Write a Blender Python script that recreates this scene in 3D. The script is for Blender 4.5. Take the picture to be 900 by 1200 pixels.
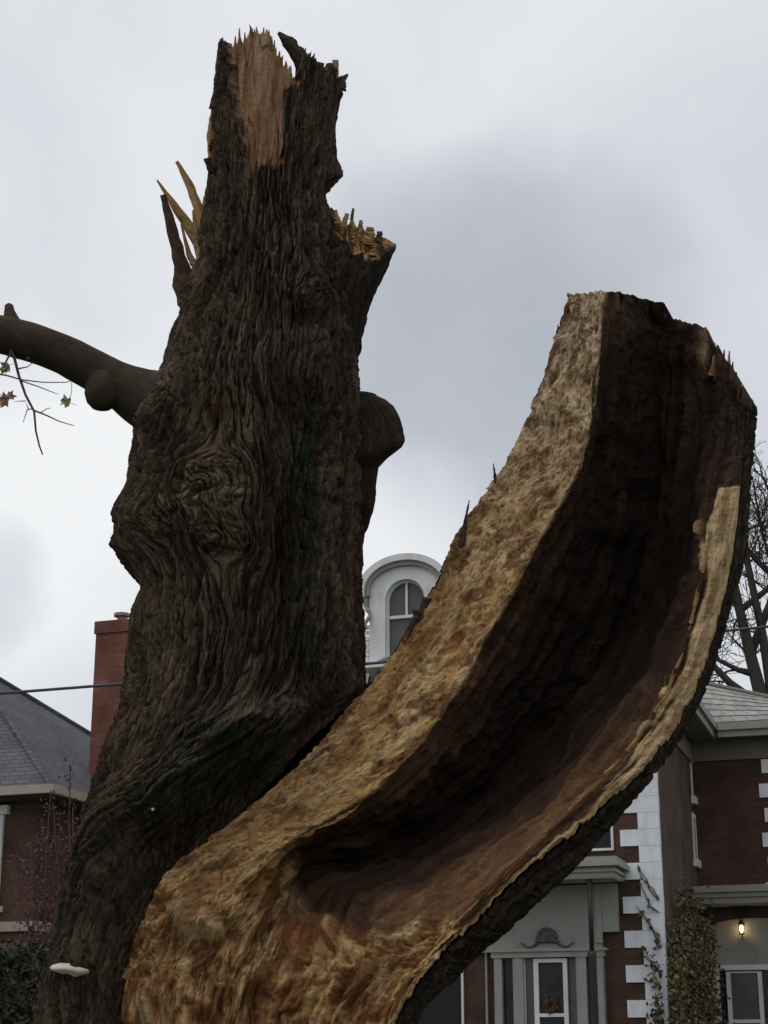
import bpy, math, random
import numpy as np
from mathutils import Vector, Matrix

# ---------------------------------------------------------------- clear
for o in list(bpy.data.objects):
    bpy.data.objects.remove(o, do_unlink=True)
scene = bpy.context.scene
COL = scene.collection
R = math.radians

# ---------------------------------------------------------------- camera
F = 2000.0          # focal length in photo pixels (photo 900 x 1200)
TH = R(18.0)        # camera looks up
CAMZ = 1.6
scene.render.resolution_x = 768
scene.render.resolution_y = 1024
cam_d = bpy.data.cameras.new('camera')
cam_d.sensor_fit = 'HORIZONTAL'
cam_d.sensor_width = 36.0
cam_d.lens = F / 900.0 * 36.0
cam_d.clip_end = 3000
cam = bpy.data.objects.new('camera', cam_d)
COL.objects.link(cam)
cam.location = (0, 0, CAMZ)
cam.rotation_euler = (R(90) + TH, 0, 0)
scene.camera = cam

def ray(px, py):
    u = (px - 450.0) / F
    v = (600.0 - py) / F
    return np.array([u, math.cos(TH) - v * math.sin(TH), math.sin(TH) + v * math.cos(TH)])

def P(px, py, Y):
    d = ray(px, py)
    t = Y / d[1]
    return np.array([d[0] * t, Y, CAMZ + d[2] * t])

def Pv(px, py, Y):          # vectorised
    px = np.asarray(px, float); py = np.asarray(py, float); Y = np.asarray(Y, float)
    u = (px - 450.0) / F; v = (600.0 - py) / F
    dy = math.cos(TH) - v * math.sin(TH); dz = math.sin(TH) + v * math.cos(TH)
    t = Y / dy
    return np.stack([u * t, Y + 0 * u, CAMZ + dz * t], -1)

def proj(p):
    x = p[..., 0]; y = p[..., 1]; z = p[..., 2] - CAMZ
    dep = y * math.cos(TH) + z * math.sin(TH)
    up = -y * math.sin(TH) + z * math.cos(TH)
    return 450 + F * x / dep, 600 - F * up / dep

# ---------------------------------------------------------------- sky, sun, exposure
SUN_EL, SUN_AZ = R(55), R(-60)
world = bpy.data.worlds.new('World')
scene.world = world
world.use_nodes = True
wn = world.node_tree; wn.nodes.clear()
def N(nt, typ, **kw):
    n = nt.nodes.new(typ)
    for k, v in kw.items():
        setattr(n, k, v)
    return n
def build_world():
    L = wn.links.new
    out = N(wn, 'ShaderNodeOutputWorld'); bg = N(wn, 'ShaderNodeBackground')
    bg.inputs['Strength'].default_value = 0.1
    sky = N(wn, 'ShaderNodeTexSky'); sky.sky_type = 'NISHITA'; sky.sun_disc = False
    sky.sun_elevation = SUN_EL; sky.sun_rotation = SUN_AZ
    tc = N(wn, 'ShaderNodeTexCoord')
    # warp of the direction
    nw = N(wn, 'ShaderNodeTexNoise'); nw.inputs['Scale'].default_value = 5.0; nw.inputs['Detail'].default_value = 5
    L(tc.outputs['Generated'], nw.inputs['Vector'])
    sub = N(wn, 'ShaderNodeVectorMath', operation='SUBTRACT'); sub.inputs[1].default_value = (.5, .5, .5)
    L(nw.outputs['Color'], sub.inputs[0])
    scl = N(wn, 'ShaderNodeVectorMath', operation='SCALE'); scl.inputs['Scale'].default_value = 0.16
    L(sub.outputs[0], scl.inputs[0])
    add = N(wn, 'ShaderNodeVectorMath', operation='ADD')
    L(tc.outputs['Generated'], add.inputs[0]); L(scl.outputs[0], add.inputs[1])
    nrm = N(wn, 'ShaderNodeVectorMath', operation='NORMALIZE'); L(add.outputs[0], nrm.inputs[0])
    # broad cloud layer
    n1 = N(wn, 'ShaderNodeTexNoise'); n1.inputs['Scale'].default_value = 3.0; n1.inputs['Detail'].default_value = 6
    n1.inputs['Roughness'].default_value = 0.5
    L(nrm.outputs[0], n1.inputs['Vector'])
    r1 = N(wn, 'ShaderNodeMapRange'); r1.inputs['From Min'].default_value = .3; r1.inputs['From Max'].default_value = .7
    r1.inputs['To Min'].default_value = 0.68; r1.inputs['To Max'].default_value = 0.92
    L(n1.outputs['Fac'], r1.inputs['Value'])
    cur = r1.outputs[0]
    # individual cloud masses seen in the photograph (direction, angular radius, change)
    for (px, py, rad, amt) in ((600, 400, 8.5, -0.30), (-10, 690, 3.2, -0.22), (60, 600, 7.5, 0.22), (470, 660, 5.5, 0.2), (250, 250, 6, 0.04)):
        d = ray(px, py); d = d / np.linalg.norm(d)
        dt = N(wn, 'ShaderNodeVectorMath', operation='DOT_PRODUCT'); dt.inputs[1].default_value = d
        L(nrm.outputs[0], dt.inputs[0])
        mr = N(wn, 'ShaderNodeMapRange', interpolation_type='SMOOTHSTEP')
        mr.inputs['From Min'].default_value = math.cos(R(rad)); mr.inputs['From Max'].default_value = 1.0
        mr.inputs['To Min'].default_value = 0.0; mr.inputs['To Max'].default_value = amt
        L(dt.outputs['Value'], mr.inputs['Value'])
        ad = N(wn, 'ShaderNodeMath', operation='ADD'); L(cur, ad.inputs[0]); L(mr.outputs[0], ad.inputs[1])
        cur = ad.outputs[0]
    # overcast luminance
    rp = N(wn, 'ShaderNodeValToRGB')
    e = rp.color_ramp.elements
    e[0].position = 0.3; e[0].color = (0.30, 0.335, 0.375, 1)
    e[1].position = 1.0; e[1].color = (0.93, 0.94, 0.945, 1)
    m = rp.color_ramp.elements.new(0.72); m.color = (0.65, 0.67, 0.72, 1)
    L(cur, rp.inputs['Fac'])
    mul = N(wn, 'ShaderNodeVectorMath', operation='SCALE'); mul.inputs['Scale'].default_value = 10.0
    L(rp.outputs['Color'], mul.inputs[0])
    mix = N(wn, 'ShaderNodeMix', data_type='RGBA'); mix.inputs['Factor'].default_value = 0.93
    L(sky.outputs['Color'], mix.inputs['A']); L(mul.outputs[0], mix.inputs['B'])
    L(mix.outputs['Result'], bg.inputs['Color']); L(bg.outputs[0], out.inputs['Surface'])
build_world()
sun_d = bpy.data.lights.new('sun', 'SUN'); sun_d.energy = 1.0; sun_d.angle = R(40); sun_d.color = (1, .96, .9)
sun = bpy.data.objects.new('sun', sun_d); COL.objects.link(sun)
sd = Vector((math.sin(SUN_AZ) * math.cos(SUN_EL), -math.cos(SUN_AZ) * math.cos(SUN_EL) * .6, math.sin(SUN_EL)))
sun.rotation_euler = sd.to_track_quat('Z', 'Y').to_euler()
sun.location = (0, 0, 30)
vs = scene.view_settings
vs.view_transform = 'Standard'; vs.look = 'None'; vs.exposure = 0; vs.gamma = 1; vs.use_curve_mapping = False

# ---------------------------------------------------------------- numpy noise
def _h(ix, iy, iz, seed):
    a = (ix.astype(np.int64) * 374761393 + iy.astype(np.int64) * 668265263 + iz.astype(np.int64) * 2147483647 + seed * 1274126177) & 0xFFFFFFFF
    a = ((a ^ (a >> 13)) * 1274126177) & 0xFFFFFFFF
    a = ((a ^ (a >> 15)) * 2246822519) & 0xFFFFFFFF
    return ((a ^ (a >> 16)) & 0xFFFFFF) / float(0xFFFFFF)

def noise2(x, y, seed=0):
    ix = np.floor(x); iy = np.floor(y); fx = x - ix; fy = y - iy
    fx = fx * fx * fx * (fx * (fx * 6 - 15) + 10); fy = fy * fy * fy * (fy * (fy * 6 - 15) + 10)
    z = np.zeros_like(ix)
    a = _h(ix, iy, z, seed); b = _h(ix + 1, iy, z, seed); c = _h(ix, iy + 1, z, seed); d = _h(ix + 1, iy + 1, z, seed)
    return (a * (1 - fx) + b * fx) * (1 - fy) + (c * (1 - fx) + d * fx) * fy      # 0..1

def fbm2(x, y, seed=0, oct=4, gain=.5):
    s = 0; amp = 1; tot = 0
    for i in range(oct):
        s = s + amp * noise2(x * 2 ** i + 17.3 * i, y * 2 ** i - 9.1 * i, seed + i); tot += amp; amp *= gain
    return s / tot

def worley2(x, y, seed=0, jit=.9):
    ix = np.floor(x); iy = np.floor(y)
    f1 = np.full(x.shape, 9.0); f2 = np.full(x.shape, 9.0); cid = np.zeros(x.shape)
    z = np.zeros_like(ix)
    for dx in (-1, 0, 1):
        for dy in (-1, 0, 1):
            cx = ix + dx; cy = iy + dy
            qx = cx + .5 + jit * (_h(cx, cy, z, seed) - .5); qy = cy + .5 + jit * (_h(cx, cy, z + 1, seed) - .5)
            d = np.sqrt((x - qx) ** 2 + (y - qy) ** 2)
            n = d < f1
            f2 = np.where(n, f1, np.minimum(f2, d))
            cid = np.where(n, _h(cx, cy, z + 2, seed), cid)
            f1 = np.where(n, d, f1)
    return f1, f2, cid

def sstep(a, b, x):
    t = np.clip((x - a) / (b - a), 0, 1)
    return t * t * (3 - 2 * t)

def mixc(a, b, w):
    return a * (1 - w[..., None]) + b * w[..., None]

def C(*c): return np.array(c, float)

# ---------------------------------------------------------------- object helpers
def tag(o, label=None, cat=None, group=None, kind=None):
    if label: o['label'] = label
    if cat: o['category'] = cat
    if group: o['group'] = group
    if kind: o['kind'] = kind
    return o

def empty(name, loc, rz=0.0):
    o = bpy.data.objects.new(name, None); COL.objects.link(o)
    o.location = loc; o.rotation_euler = (0, 0, rz); o.empty_display_size = .3
    return o

def link(name, me, mat, parent=None):
    o = bpy.data.objects.new(name, me); COL.objects.link(o)
    if mat is not None: me.materials.append(mat)
    if parent is not None: o.parent = parent
    return o

def smooth(me, on=True):
    me.polygons.foreach_set('use_smooth', np.full(len(me.polygons), on))

def grid_mesh(name, Pt, col=None, grain=None, closed=False, extra=None):
    """Pt (nv,nu,3). closed joins last column with the first."""
    nv, nu = Pt.shape[:2]
    idx = np.arange(nv * nu).reshape(nv, nu)
    nx = np.roll(idx, -1, 1) if closed else None
    if closed:
        a, b, c, d = idx[:-1], nx[:-1], nx[1:], idx[1:]
    else:
        a, b, c, d = idx[:-1, :-1], idx[:-1, 1:], idx[1:, 1:], idx[1:, :-1]
    q = np.stack([a.ravel(), b.ravel(), c.ravel(), d.ravel()], 1)
    if extra is not None and len(extra): q = np.concatenate([q, np.asarray(extra)])
    return quads_mesh(name, Pt.reshape(-1, 3), q, None if col is None else col.reshape(-1, 3), None if grain is None else grain.reshape(-1, 2))

def quads_mesh(name, V, q, col=None, grain=None):
    me = bpy.data.meshes.new(name)
    me.vertices.add(len(V)); me.vertices.foreach_set('co', np.ascontiguousarray(V, np.float32).ravel())
    n = len(q)
    me.loops.add(n * 4); me.loops.foreach_set('vertex_index', np.ascontiguousarray(q, np.int32).ravel())
    me.polygons.add(n); me.polygons.foreach_set('loop_start', np.arange(0, n * 4, 4, dtype=np.int32))
    if hasattr(me.polygons[0], 'loop_total'):
        try: me.polygons.foreach_set('loop_total', np.full(n, 4, np.int32))
        except Exception: pass
    if col is not None:
        at = me.attributes.new('Col', 'FLOAT_COLOR', 'POINT')
        at.data.foreach_set('color', np.concatenate([col, np.ones((len(col), 1))], 1).astype(np.float32).ravel())
    if grain is not None:
        at = me.attributes.new('grain', 'FLOAT_VECTOR', 'POINT')
        at.data.foreach_set('vector', np.concatenate([grain, np.zeros((len(grain), 1))], 1).astype(np.float32).ravel())
    me.update(calc_edges=True); me.validate()
    smooth(me)
    return me

def grid_normals(Pt):
    du = np.gradient(Pt, axis=1); dv = np.gradient(Pt, axis=0)
    n = np.cross(du, dv); n /= np.linalg.norm(n, axis=-1, keepdims=True) + 1e-9
    return n

class MB:
    """collects simple shapes into one mesh"""
    def __init__(s): s.v = []; s.f = []
    def add(s, v, f):
        o = len(s.v); s.v += [tuple(map(float, p)) for p in v]; s.f += [tuple(i + o for i in q) for q in f]
    def box(s, x0, x1, y0, y1, z0, z1):
        v = [(x, y, z) for z in (z0, z1) for y in (y0, y1) for x in (x0, x1)]
        s.add(v, [(0, 2, 3, 1), (4, 5, 7, 6), (0, 1, 5, 4), (2, 6, 7, 3), (0, 4, 6, 2), (1, 3, 7, 5)]); return s
    def prism(s, pts, y0, y1):                       # outline in (x,z), extruded along y
        n = len(pts)
        v = [(p[0], y0, p[1]) for p in pts] + [(p[0], y1, p[1]) for p in pts]
        s.add(v, [tuple(range(n)), tuple(range(2 * n - 1, n - 1, -1))] + [(i, i + n, (i + 1) % n + n, (i + 1) % n) for i in range(n)]); return s
    def prism_x(s, pts, x0, x1):                     # outline in (y,z), extruded along x
        n = len(pts)
        v = [(x0, p[0], p[1]) for p in pts] + [(x1, p[0], p[1]) for p in pts]
        s.add(v, [tuple(range(n)), tuple(range(2 * n - 1, n - 1, -1))] + [(i, (i + 1) % n, (i + 1) % n + n, i + n) for i in range(n)]); return s
    def ring(s, outer, inner, y0, y1):               # open band between two outlines of equal count in (x,z)
        n = len(outer)
        v = [(p[0], y0, p[1]) for p in outer] + [(p[0], y0, p[1]) for p in inner] + [(p[0], y1, p[1]) for p in outer] + [(p[0], y1, p[1]) for p in inner]
        f = []
        for i in range(n - 1):
            f += [(i, n + i, n + i + 1, i + 1), (2 * n + i, 2 * n + i + 1, 3 * n + i + 1, 3 * n + i), (i, i + 1, 2 * n + i + 1, 2 * n + i), (n + i, 3 * n + i, 3 * n + i + 1, n + i + 1)]
        f += [(0, 2 * n, 3 * n, n), (n - 1, 2 * n - 1, 4 * n - 1, 3 * n - 1)]
        s.add(v, f); return s
    def tube(s, pts, rad, n=8, cap=True):
        pts = [Vector(p) for p in pts]; m = len(pts)
        if not hasattr(rad, '__len__'): rad = [rad] * m
        v = []; ref = None
        for i, p in enumerate(pts):
            t = (pts[min(i + 1, m - 1)] - pts[max(i - 1, 0)]).normalized()
            if ref is None: ref = Vector((0, 0, 1)) if abs(t.z) < .9 else Vector((1, 0, 0))
            a = (ref - t * ref.dot(t)).normalized(); b = t.cross(a); ref = a
            for k in range(n):
                w = 2 * math.pi * k / n
                v.append(p + (a * math.cos(w) + b * math.sin(w)) * rad[i])
        f = [(i * n + k, i * n + (k + 1) % n, (i + 1) * n + (k + 1) % n, (i + 1) * n + k) for i in range(m - 1) for k in range(n)]
        if cap: f += [tuple(range(n - 1, -1, -1)), tuple(range((m - 1) * n, m * n))]
        s.add(v, f); return s
    def lathe(s, c, prof, n=12):                     # profile of (radius, z)
        m = len(prof)
        v = [(c[0] + r * math.cos(2 * math.pi * k / n), c[1] + r * math.sin(2 * math.pi * k / n), c[2] + z) for r, z in prof for k in range(n)]
        f = [(i * n + k, i * n + (k + 1) % n, (i + 1) * n + (k + 1) % n, (i + 1) * n + k) for i in range(m - 1) for k in range(n)]
        f += [tuple(range(n - 1, -1, -1)), tuple(range((m - 1) * n, m * n))]
        s.add(v, f); return s
    def build(s, name, mat, parent=None, sm=False):
        me = bpy.data.meshes.new(name); me.from_pydata(s.v, [], s.f); me.update()
        if sm: smooth(me)
        return link(name, me, mat, parent)

# ---------------------------------------------------------------- materials
def new_mat(name):
    m = bpy.data.materials.new(name); m.use_nodes = True
    nt = m.node_tree; b = nt.nodes['Principled BSDF']
    return m, nt, b

def plain(name, col, rough=.7, var=.25, scale=8.0, bump=0.0, bscale=40.0, metal=0.0, spec=.3, dirt=None):
    m, nt, b = new_mat(name); L = nt.links.new
    tc = N(nt, 'ShaderNodeTexCoord')
    n1 = N(nt, 'ShaderNodeTexNoise'); n1.inputs['Scale'].default_value = scale; n1.inputs['Detail'].default_value = 6; n1.inputs['Roughness'].default_value = .65
    L(tc.outputs['Object'], n1.inputs['Vector'])
    mr = N(nt, 'ShaderNodeMapRange'); mr.inputs['From Min'].default_value = .25; mr.inputs['From Max'].default_value = .75
    mr.inputs['To Min'].default_value = 1 - var; mr.inputs['To Max'].default_value = 1 + var
    L(n1.outputs['Fac'], mr.inputs['Value'])
    sc = N(nt, 'ShaderNodeVectorMath', operation='SCALE'); sc.inputs[0].default_value = col
    L(mr.outputs[0], sc.inputs['Scale'])
    src = sc.outputs[0]
    if dirt:
        n2 = N(nt, 'ShaderNodeTexNoise'); n2.inputs['Scale'].default_value = dirt[1]; n2.inputs['Detail'].default_value = 8; n2.inputs['Roughness'].default_value = .7
        mp = N(nt, 'ShaderNodeMapping'); mp.inputs['Scale'].default_value = (1, 1, .35)
        L(tc.outputs['Object'], mp.inputs['Vector']); L(mp.outputs[0], n2.inputs['Vector'])
        m2 = N(nt, 'ShaderNodeMapRange'); m2.inputs['From Min'].default_value = .5; m2.inputs['From Max'].default_value = .72
        m2.inputs['To Max'].default_value = dirt[2]
        L(n2.outputs['Fac'], m2.inputs['Value'])
        mx = N(nt, 'ShaderNodeMix', data_type='RGBA'); mx.inputs['B'].default_value = (*dirt[0], 1)
        L(m2.outputs[0], mx.inputs['Factor']); L(src, mx.inputs['A']); src = mx.outputs['Result']
    L(src, b.inputs['Base Color'])
    b.inputs['Roughness'].default_value = rough; b.inputs['Metallic'].default_value = metal
    b.inputs['Specular IOR Level'].default_value = spec
    if bump:
        n3 = N(nt, 'ShaderNodeTexNoise'); n3.inputs['Scale'].default_value = bscale; n3.inputs['Detail'].default_value = 6
        L(tc.outputs['Object'], n3.inputs['Vector'])
        bp = N(nt, 'ShaderNodeBump'); bp.inputs['Strength'].default_value = 1; bp.inputs['Distance'].default_value = bump
        L(n3.outputs['Fac'], bp.inputs['Height']); L(bp.outputs[0], b.inputs['Normal'])
    return m

def grained(name, rough=.85, spec=.2, cscale=(60, 7), fine=(220, 30), var=.35, bump=.006, bump2=.003, plates=None, iso=None, dist=.6):
    """colour from the mesh's own albedo attribute, grain and relief along its fibre coordinates"""
    m, nt, b = new_mat(name); L = nt.links.new
    ac = N(nt, 'ShaderNodeAttribute'); ac.attribute_name = 'Col'
    ag = N(nt, 'ShaderNodeAttribute'); ag.attribute_name = 'grain'
    def nz(sc, det, rgh):
        mp = N(nt, 'ShaderNodeMapping'); mp.inputs['Scale'].default_value = (sc[0], sc[1], 1)
        L(ag.outputs['Vector'], mp.inputs['Vector'])
        t = N(nt, 'ShaderNodeTexNoise'); t.inputs['Scale'].default_value = 1; t.inputs['Detail'].default_value = det; t.inputs['Roughness'].default_value = rgh
        t.inputs['Distortion'].default_value = dist
        L(mp.outputs[0], t.inputs['Vector']); return t.outputs['Fac']
    a = nz(cscale, 6, .65); f = nz(fine, 4, .6)
    mr = N(nt, 'ShaderNodeMapRange'); mr.inputs['From Min'].default_value = .3; mr.inputs['From Max'].default_value = .7
    mr.inputs['To Min'].default_value = 1 - var; mr.inputs['To Max'].default_value = 1 + var
    L(a, mr.inputs['Value'])
    m2 = N(nt, 'ShaderNodeMapRange'); m2.inputs['From Min'].default_value = .3; m2.inputs['From Max'].default_value = .7
    m2.inputs['To Min'].default_value = 1 - var * .6; m2.inputs['To Max'].default_value = 1 + var * .6
    L(f, m2.inputs['Value'])
    mm = N(nt, 'ShaderNodeMath', operation='MULTIPLY'); L(mr.outputs[0], mm.inputs[0]); L(m2.outputs[0], mm.inputs[1])
    sc = N(nt, 'ShaderNodeVectorMath', operation='SCALE'); L(ac.outputs['Color'], sc.inputs[0]); L(mm.outputs[0], sc.inputs['Scale'])
    L(sc.outputs[0], b.inputs['Base Color'])
    b1 = N(nt, 'ShaderNodeBump'); b1.inputs['Distance'].default_value = bump; L(a, b1.inputs['Height'])
    b2 = N(nt, 'ShaderNodeBump'); b2.inputs['Distance'].default_value = bump2; L(f, b2.inputs['Height']); L(b1.outputs[0], b2.inputs['Normal'])
    last = b2.outputs[0]
    if plates:
        mp = N(nt, 'ShaderNodeMapping'); mp.inputs['Scale'].default_value = (plates[0], plates[1], 1)
        L(ag.outputs['Vector'], mp.inputs['Vector'])
        vo = N(nt, 'ShaderNodeTexNoise'); vo.inputs['Scale'].default_value = 1; vo.inputs['Detail'].default_value = 2; vo.inputs['Roughness'].default_value = .55
        L(mp.outputs[0], vo.inputs['Vector'])
        sb = N(nt, 'ShaderNodeMath', operation='SUBTRACT'); sb.inputs[1].default_value = .5; L(vo.outputs['Fac'], sb.inputs[0])
        ab = N(nt, 'ShaderNodeMath', operation='ABSOLUTE'); L(sb.outputs[0], ab.inputs[0])
        mv = N(nt, 'ShaderNodeMapRange', interpolation_type='SMOOTHSTEP'); mv.inputs['From Max'].default_value = .14; L(ab.outputs[0], mv.inputs['Value'])
        b3 = N(nt, 'ShaderNodeBump'); b3.inputs['Distance'].default_value = plates[2]; L(mv.outputs[0], b3.inputs['Height']); L(last, b3.inputs['Normal']); last = b3.outputs[0]
    if iso:
        tc = N(nt, 'ShaderNodeTexCoord'); ni = N(nt, 'ShaderNodeTexNoise'); ni.inputs['Scale'].default_value = iso[0]; ni.inputs['Detail'].default_value = 7; ni.inputs['Roughness'].default_value = .7
        L(tc.outputs['Object'], ni.inputs['Vector'])
        b4 = N(nt, 'ShaderNodeBump'); b4.inputs['Distance'].default_value = iso[1]; L(ni.outputs['Fac'], b4.inputs['Height']); L(last, b4.inputs['Normal']); last = b4.outputs[0]
    L(last, b.inputs['Normal'])
    b.inputs['Roughness'].default_value = rough; b.inputs['Specular IOR Level'].default_value = spec
    return m

def brick_mat(name, c1, c2, mortar, side=False):
    m, nt, b = new_mat(name); L = nt.links.new
    tc = N(nt, 'ShaderNodeTexCoord')
    sx = N(nt, 'ShaderNodeSeparateXYZ'); L(tc.outputs['Object'], sx.inputs[0])
    ad = N(nt, 'ShaderNodeMath', operation='ADD'); L(sx.outputs['X'], ad.inputs[0]); L(sx.outputs['Y'], ad.inputs[1])
    cb = N(nt, 'ShaderNodeCombineXYZ'); L(ad.outputs[0], cb.inputs['X']); L(sx.outputs['Z'], cb.inputs['Y'])
    bt = N(nt, 'ShaderNodeTexBrick'); bt.inputs['Scale'].default_value = 1
    bt.inputs['Brick Width'].default_value = .22; bt.inputs['Row Height'].default_value = .075; bt.inputs['Mortar Size'].default_value = .007
    bt.inputs['Color1'].default_value = (*c1, 1); bt.inputs['Color2'].default_value = (*c2, 1); bt.inputs['Mortar'].default_value = (*mortar, 1)
    L(cb.outputs[0], bt.inputs['Vector'])
    nz = N(nt, 'ShaderNodeTexNoise'); nz.inputs['Scale'].default_value = 1.3; nz.inputs['Detail'].default_value = 7; L(tc.outputs['Object'], nz.inputs['Vector'])
    mr = N(nt, 'ShaderNodeMapRange'); mr.inputs['From Min'].default_value = .3; mr.inputs['From Max'].default_value = .7; mr.inputs['To Min'].default_value = .7; mr.inputs['To Max'].default_value = 1.3
    L(nz.outputs['Fac'], mr.inputs['Value'])
    sc = N(nt, 'ShaderNodeVectorMath', operation='SCALE'); L(bt.outputs['Color'], sc.inputs[0]); L(mr.outputs[0], sc.inputs['Scale'])
    L(sc.outputs[0], b.inputs['Base Color'])
    bp = N(nt, 'ShaderNodeBump'); bp.inputs['Distance'].default_value = .006; bp.invert = True
    L(bt.outputs['Fac'], bp.inputs['Height']); L(bp.outputs[0], b.inputs['Normal'])
    b.inputs['Roughness'].default_value = .9; b.inputs['Specular IOR Level'].default_value = .15
    return m

def glass_mat(name, col, rough=.08, spec=.4):
    m, nt, b = new_mat(name)
    b.inputs['Base Color'].default_value = (*col, 1); b.inputs['Roughness'].default_value = rough
    b.inputs['Specular IOR Level'].default_value = spec
    tc = N(nt, 'ShaderNodeTexCoord'); nz = N(nt, 'ShaderNodeTexNoise'); nz.inputs['Scale'].default_value = 1.6
    nt.links.new(tc.outputs['Object'], nz.inputs['Vector'])
    bp = N(nt, 'ShaderNodeBump'); bp.inputs['Distance'].default_value = .02; nt.links.new(nz.outputs['Fac'], bp.inputs['Height']); nt.links.new(bp.outputs[0], b.inputs['Normal'])
    return m

M = {}
M['bark'] = grained('bark', rough=.95, spec=.1, cscale=(60, 7), fine=(125, 26), var=.45, bump=.009, bump2=.009, plates=(46, 6, .018), iso=(70, .012))
M['smooth_bark'] = plain('smooth_bark', (.056, .041, .030), .9, .35, 14, .006, 70, spec=.1, dirt=((.036, .032, .024), 4, .5))
M['wood'] = grained('torn_wood', rough=.8, spec=.15, cscale=(40, 7), fine=(100, 24), var=.36, bump=.009, bump2=.008, iso=(34, .024), dist=.25)
M['splinter_tan'] = plain('splinter_tan', (.30, .18, .085), .8, .3, 18, .003, 90, spec=.15, dirt=((.2, .1, .04), 10, .6))
M['splinter_dark'] = plain('splinter_dark', (.065, .042, .028), .9, .4, 20, .004, 80, spec=.1)
M['splinter_brown'] = plain('splinter_brown', (.27, .155, .078), .85, .35, 25, .003, 90, spec=.12, dirt=((.15, .07, .035), 12, .7))
M['bark_shard'] = plain('bark_shard', (.055, .042, .032), .95, .45, 25, .012, 60, spec=.08)
M['fungus'] = plain('fungus', (.52, .47, .38), .7, .2, 30, .002, 90)
M['twig'] = plain('twig', (.07, .05, .042), .9, .3, 30)
M['leaf_green'] = plain('leaf_green', (.30, .33, .17), .6, .35, 20)
M['leaf_rust'] = plain('leaf_rust', (.30, .19, .13), .7, .35, 20)
M['white'] = plain('white_paint', (.66, .67, .66), .55, .1, 3, .002, 30, dirt=((.42, .41, .37), 2.2, .6))
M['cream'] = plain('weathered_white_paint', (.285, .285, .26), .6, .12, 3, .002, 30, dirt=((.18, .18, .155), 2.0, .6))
M['quoin'] = plain('painted_quoin', (.70, .73, .78), .6, .08, 5, .004, 40, dirt=((.4, .4, .4), 3, .6))
M['soffit'] = plain('soffit_paint', (.18, .155, .138), .7, .15, 2, 0, 30)
M['brick'] = brick_mat('red_brick', (.088, .046, .033), (.066, .035, .025), (.068, .057, .047))
M['brick_side'] = brick_mat('dull_brick', (.105, .072, .058), (.085, .058, .046), (.085, .072, .065))
M['brick_red'] = brick_mat('orange_brick', (.20, .075, .055), (.15, .055, .043), (.13, .09, .075))
M['glass'] = glass_mat('window_glass', (.02, .022, .024), .12, .22)
M['screen'] = glass_mat('insect_screen', (.028, .027, .026), .7, .1)
M['glass_grey'] = glass_mat('curtained_glass', (.085, .085, .085), .3)
M['slate'] = plain('pale_slate', (.29, .31, .28), .8, .3, 5, .004, 40, dirt=((.18, .2, .16), 4, .6))
M['shingle'] = None
M['dark_metal'] = plain('dark_metal', (.025, .027, .026), .5, .2, 10)
M['cable'] = plain('cable_sheath', (.07, .07, .07), .6, .2, 10)
M['leaf_purple'] = plain('leaf_purple', (.115, .045, .052), .7, .45, 3)
M['hedge'] = plain('hedge_leaf', (.032, .038, .018), .7, .4, 3)
M['grass'] = plain('grass', (.055, .075, .03), .9, .4, 1.2, .03, 12, dirt=((.12, .085, .04), .7, .6))
M['asphalt'] = plain('asphalt', (.05, .05, .052), .9, .25, 3, .006, 60)
M['concrete'] = plain('concrete', (.30, .29, .27), .9, .15, 2, .004, 40)
M['bare'] = plain('bare_bark', (.05, .045, .042), .95, .3, 6, .01, 20)
M['chim_cap'] = plain('clay_pot', (.30, .20, .17), .8, .2, 8)

def vine_leaf_mat():
    m, nt, b = new_mat('vine_leaf'); L = nt.links.new
    tc = N(nt, 'ShaderNodeTexCoord'); nz = N(nt, 'ShaderNodeTexNoise'); nz.inputs['Scale'].default_value = 11; nz.inputs['Detail'].default_value = 3
    L(tc.outputs['Object'], nz.inputs['Vector'])
    rp = N(nt, 'ShaderNodeValToRGB'); e = rp.color_ramp.elements
    e[0].position = .3; e[0].color = (.028, .022, .014, 1); e[1].position = .72; e[1].color = (.27, .20, .075, 1)
    q = e.new(.5); q.color = (.085, .072, .03, 1)
    L(nz.outputs['Fac'], rp.inputs['Fac']); L(rp.outputs[0], b.inputs['Base Color']); b.inputs['Roughness'].default_value = .7
    return m
M['vine'] = vine_leaf_mat()

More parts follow.
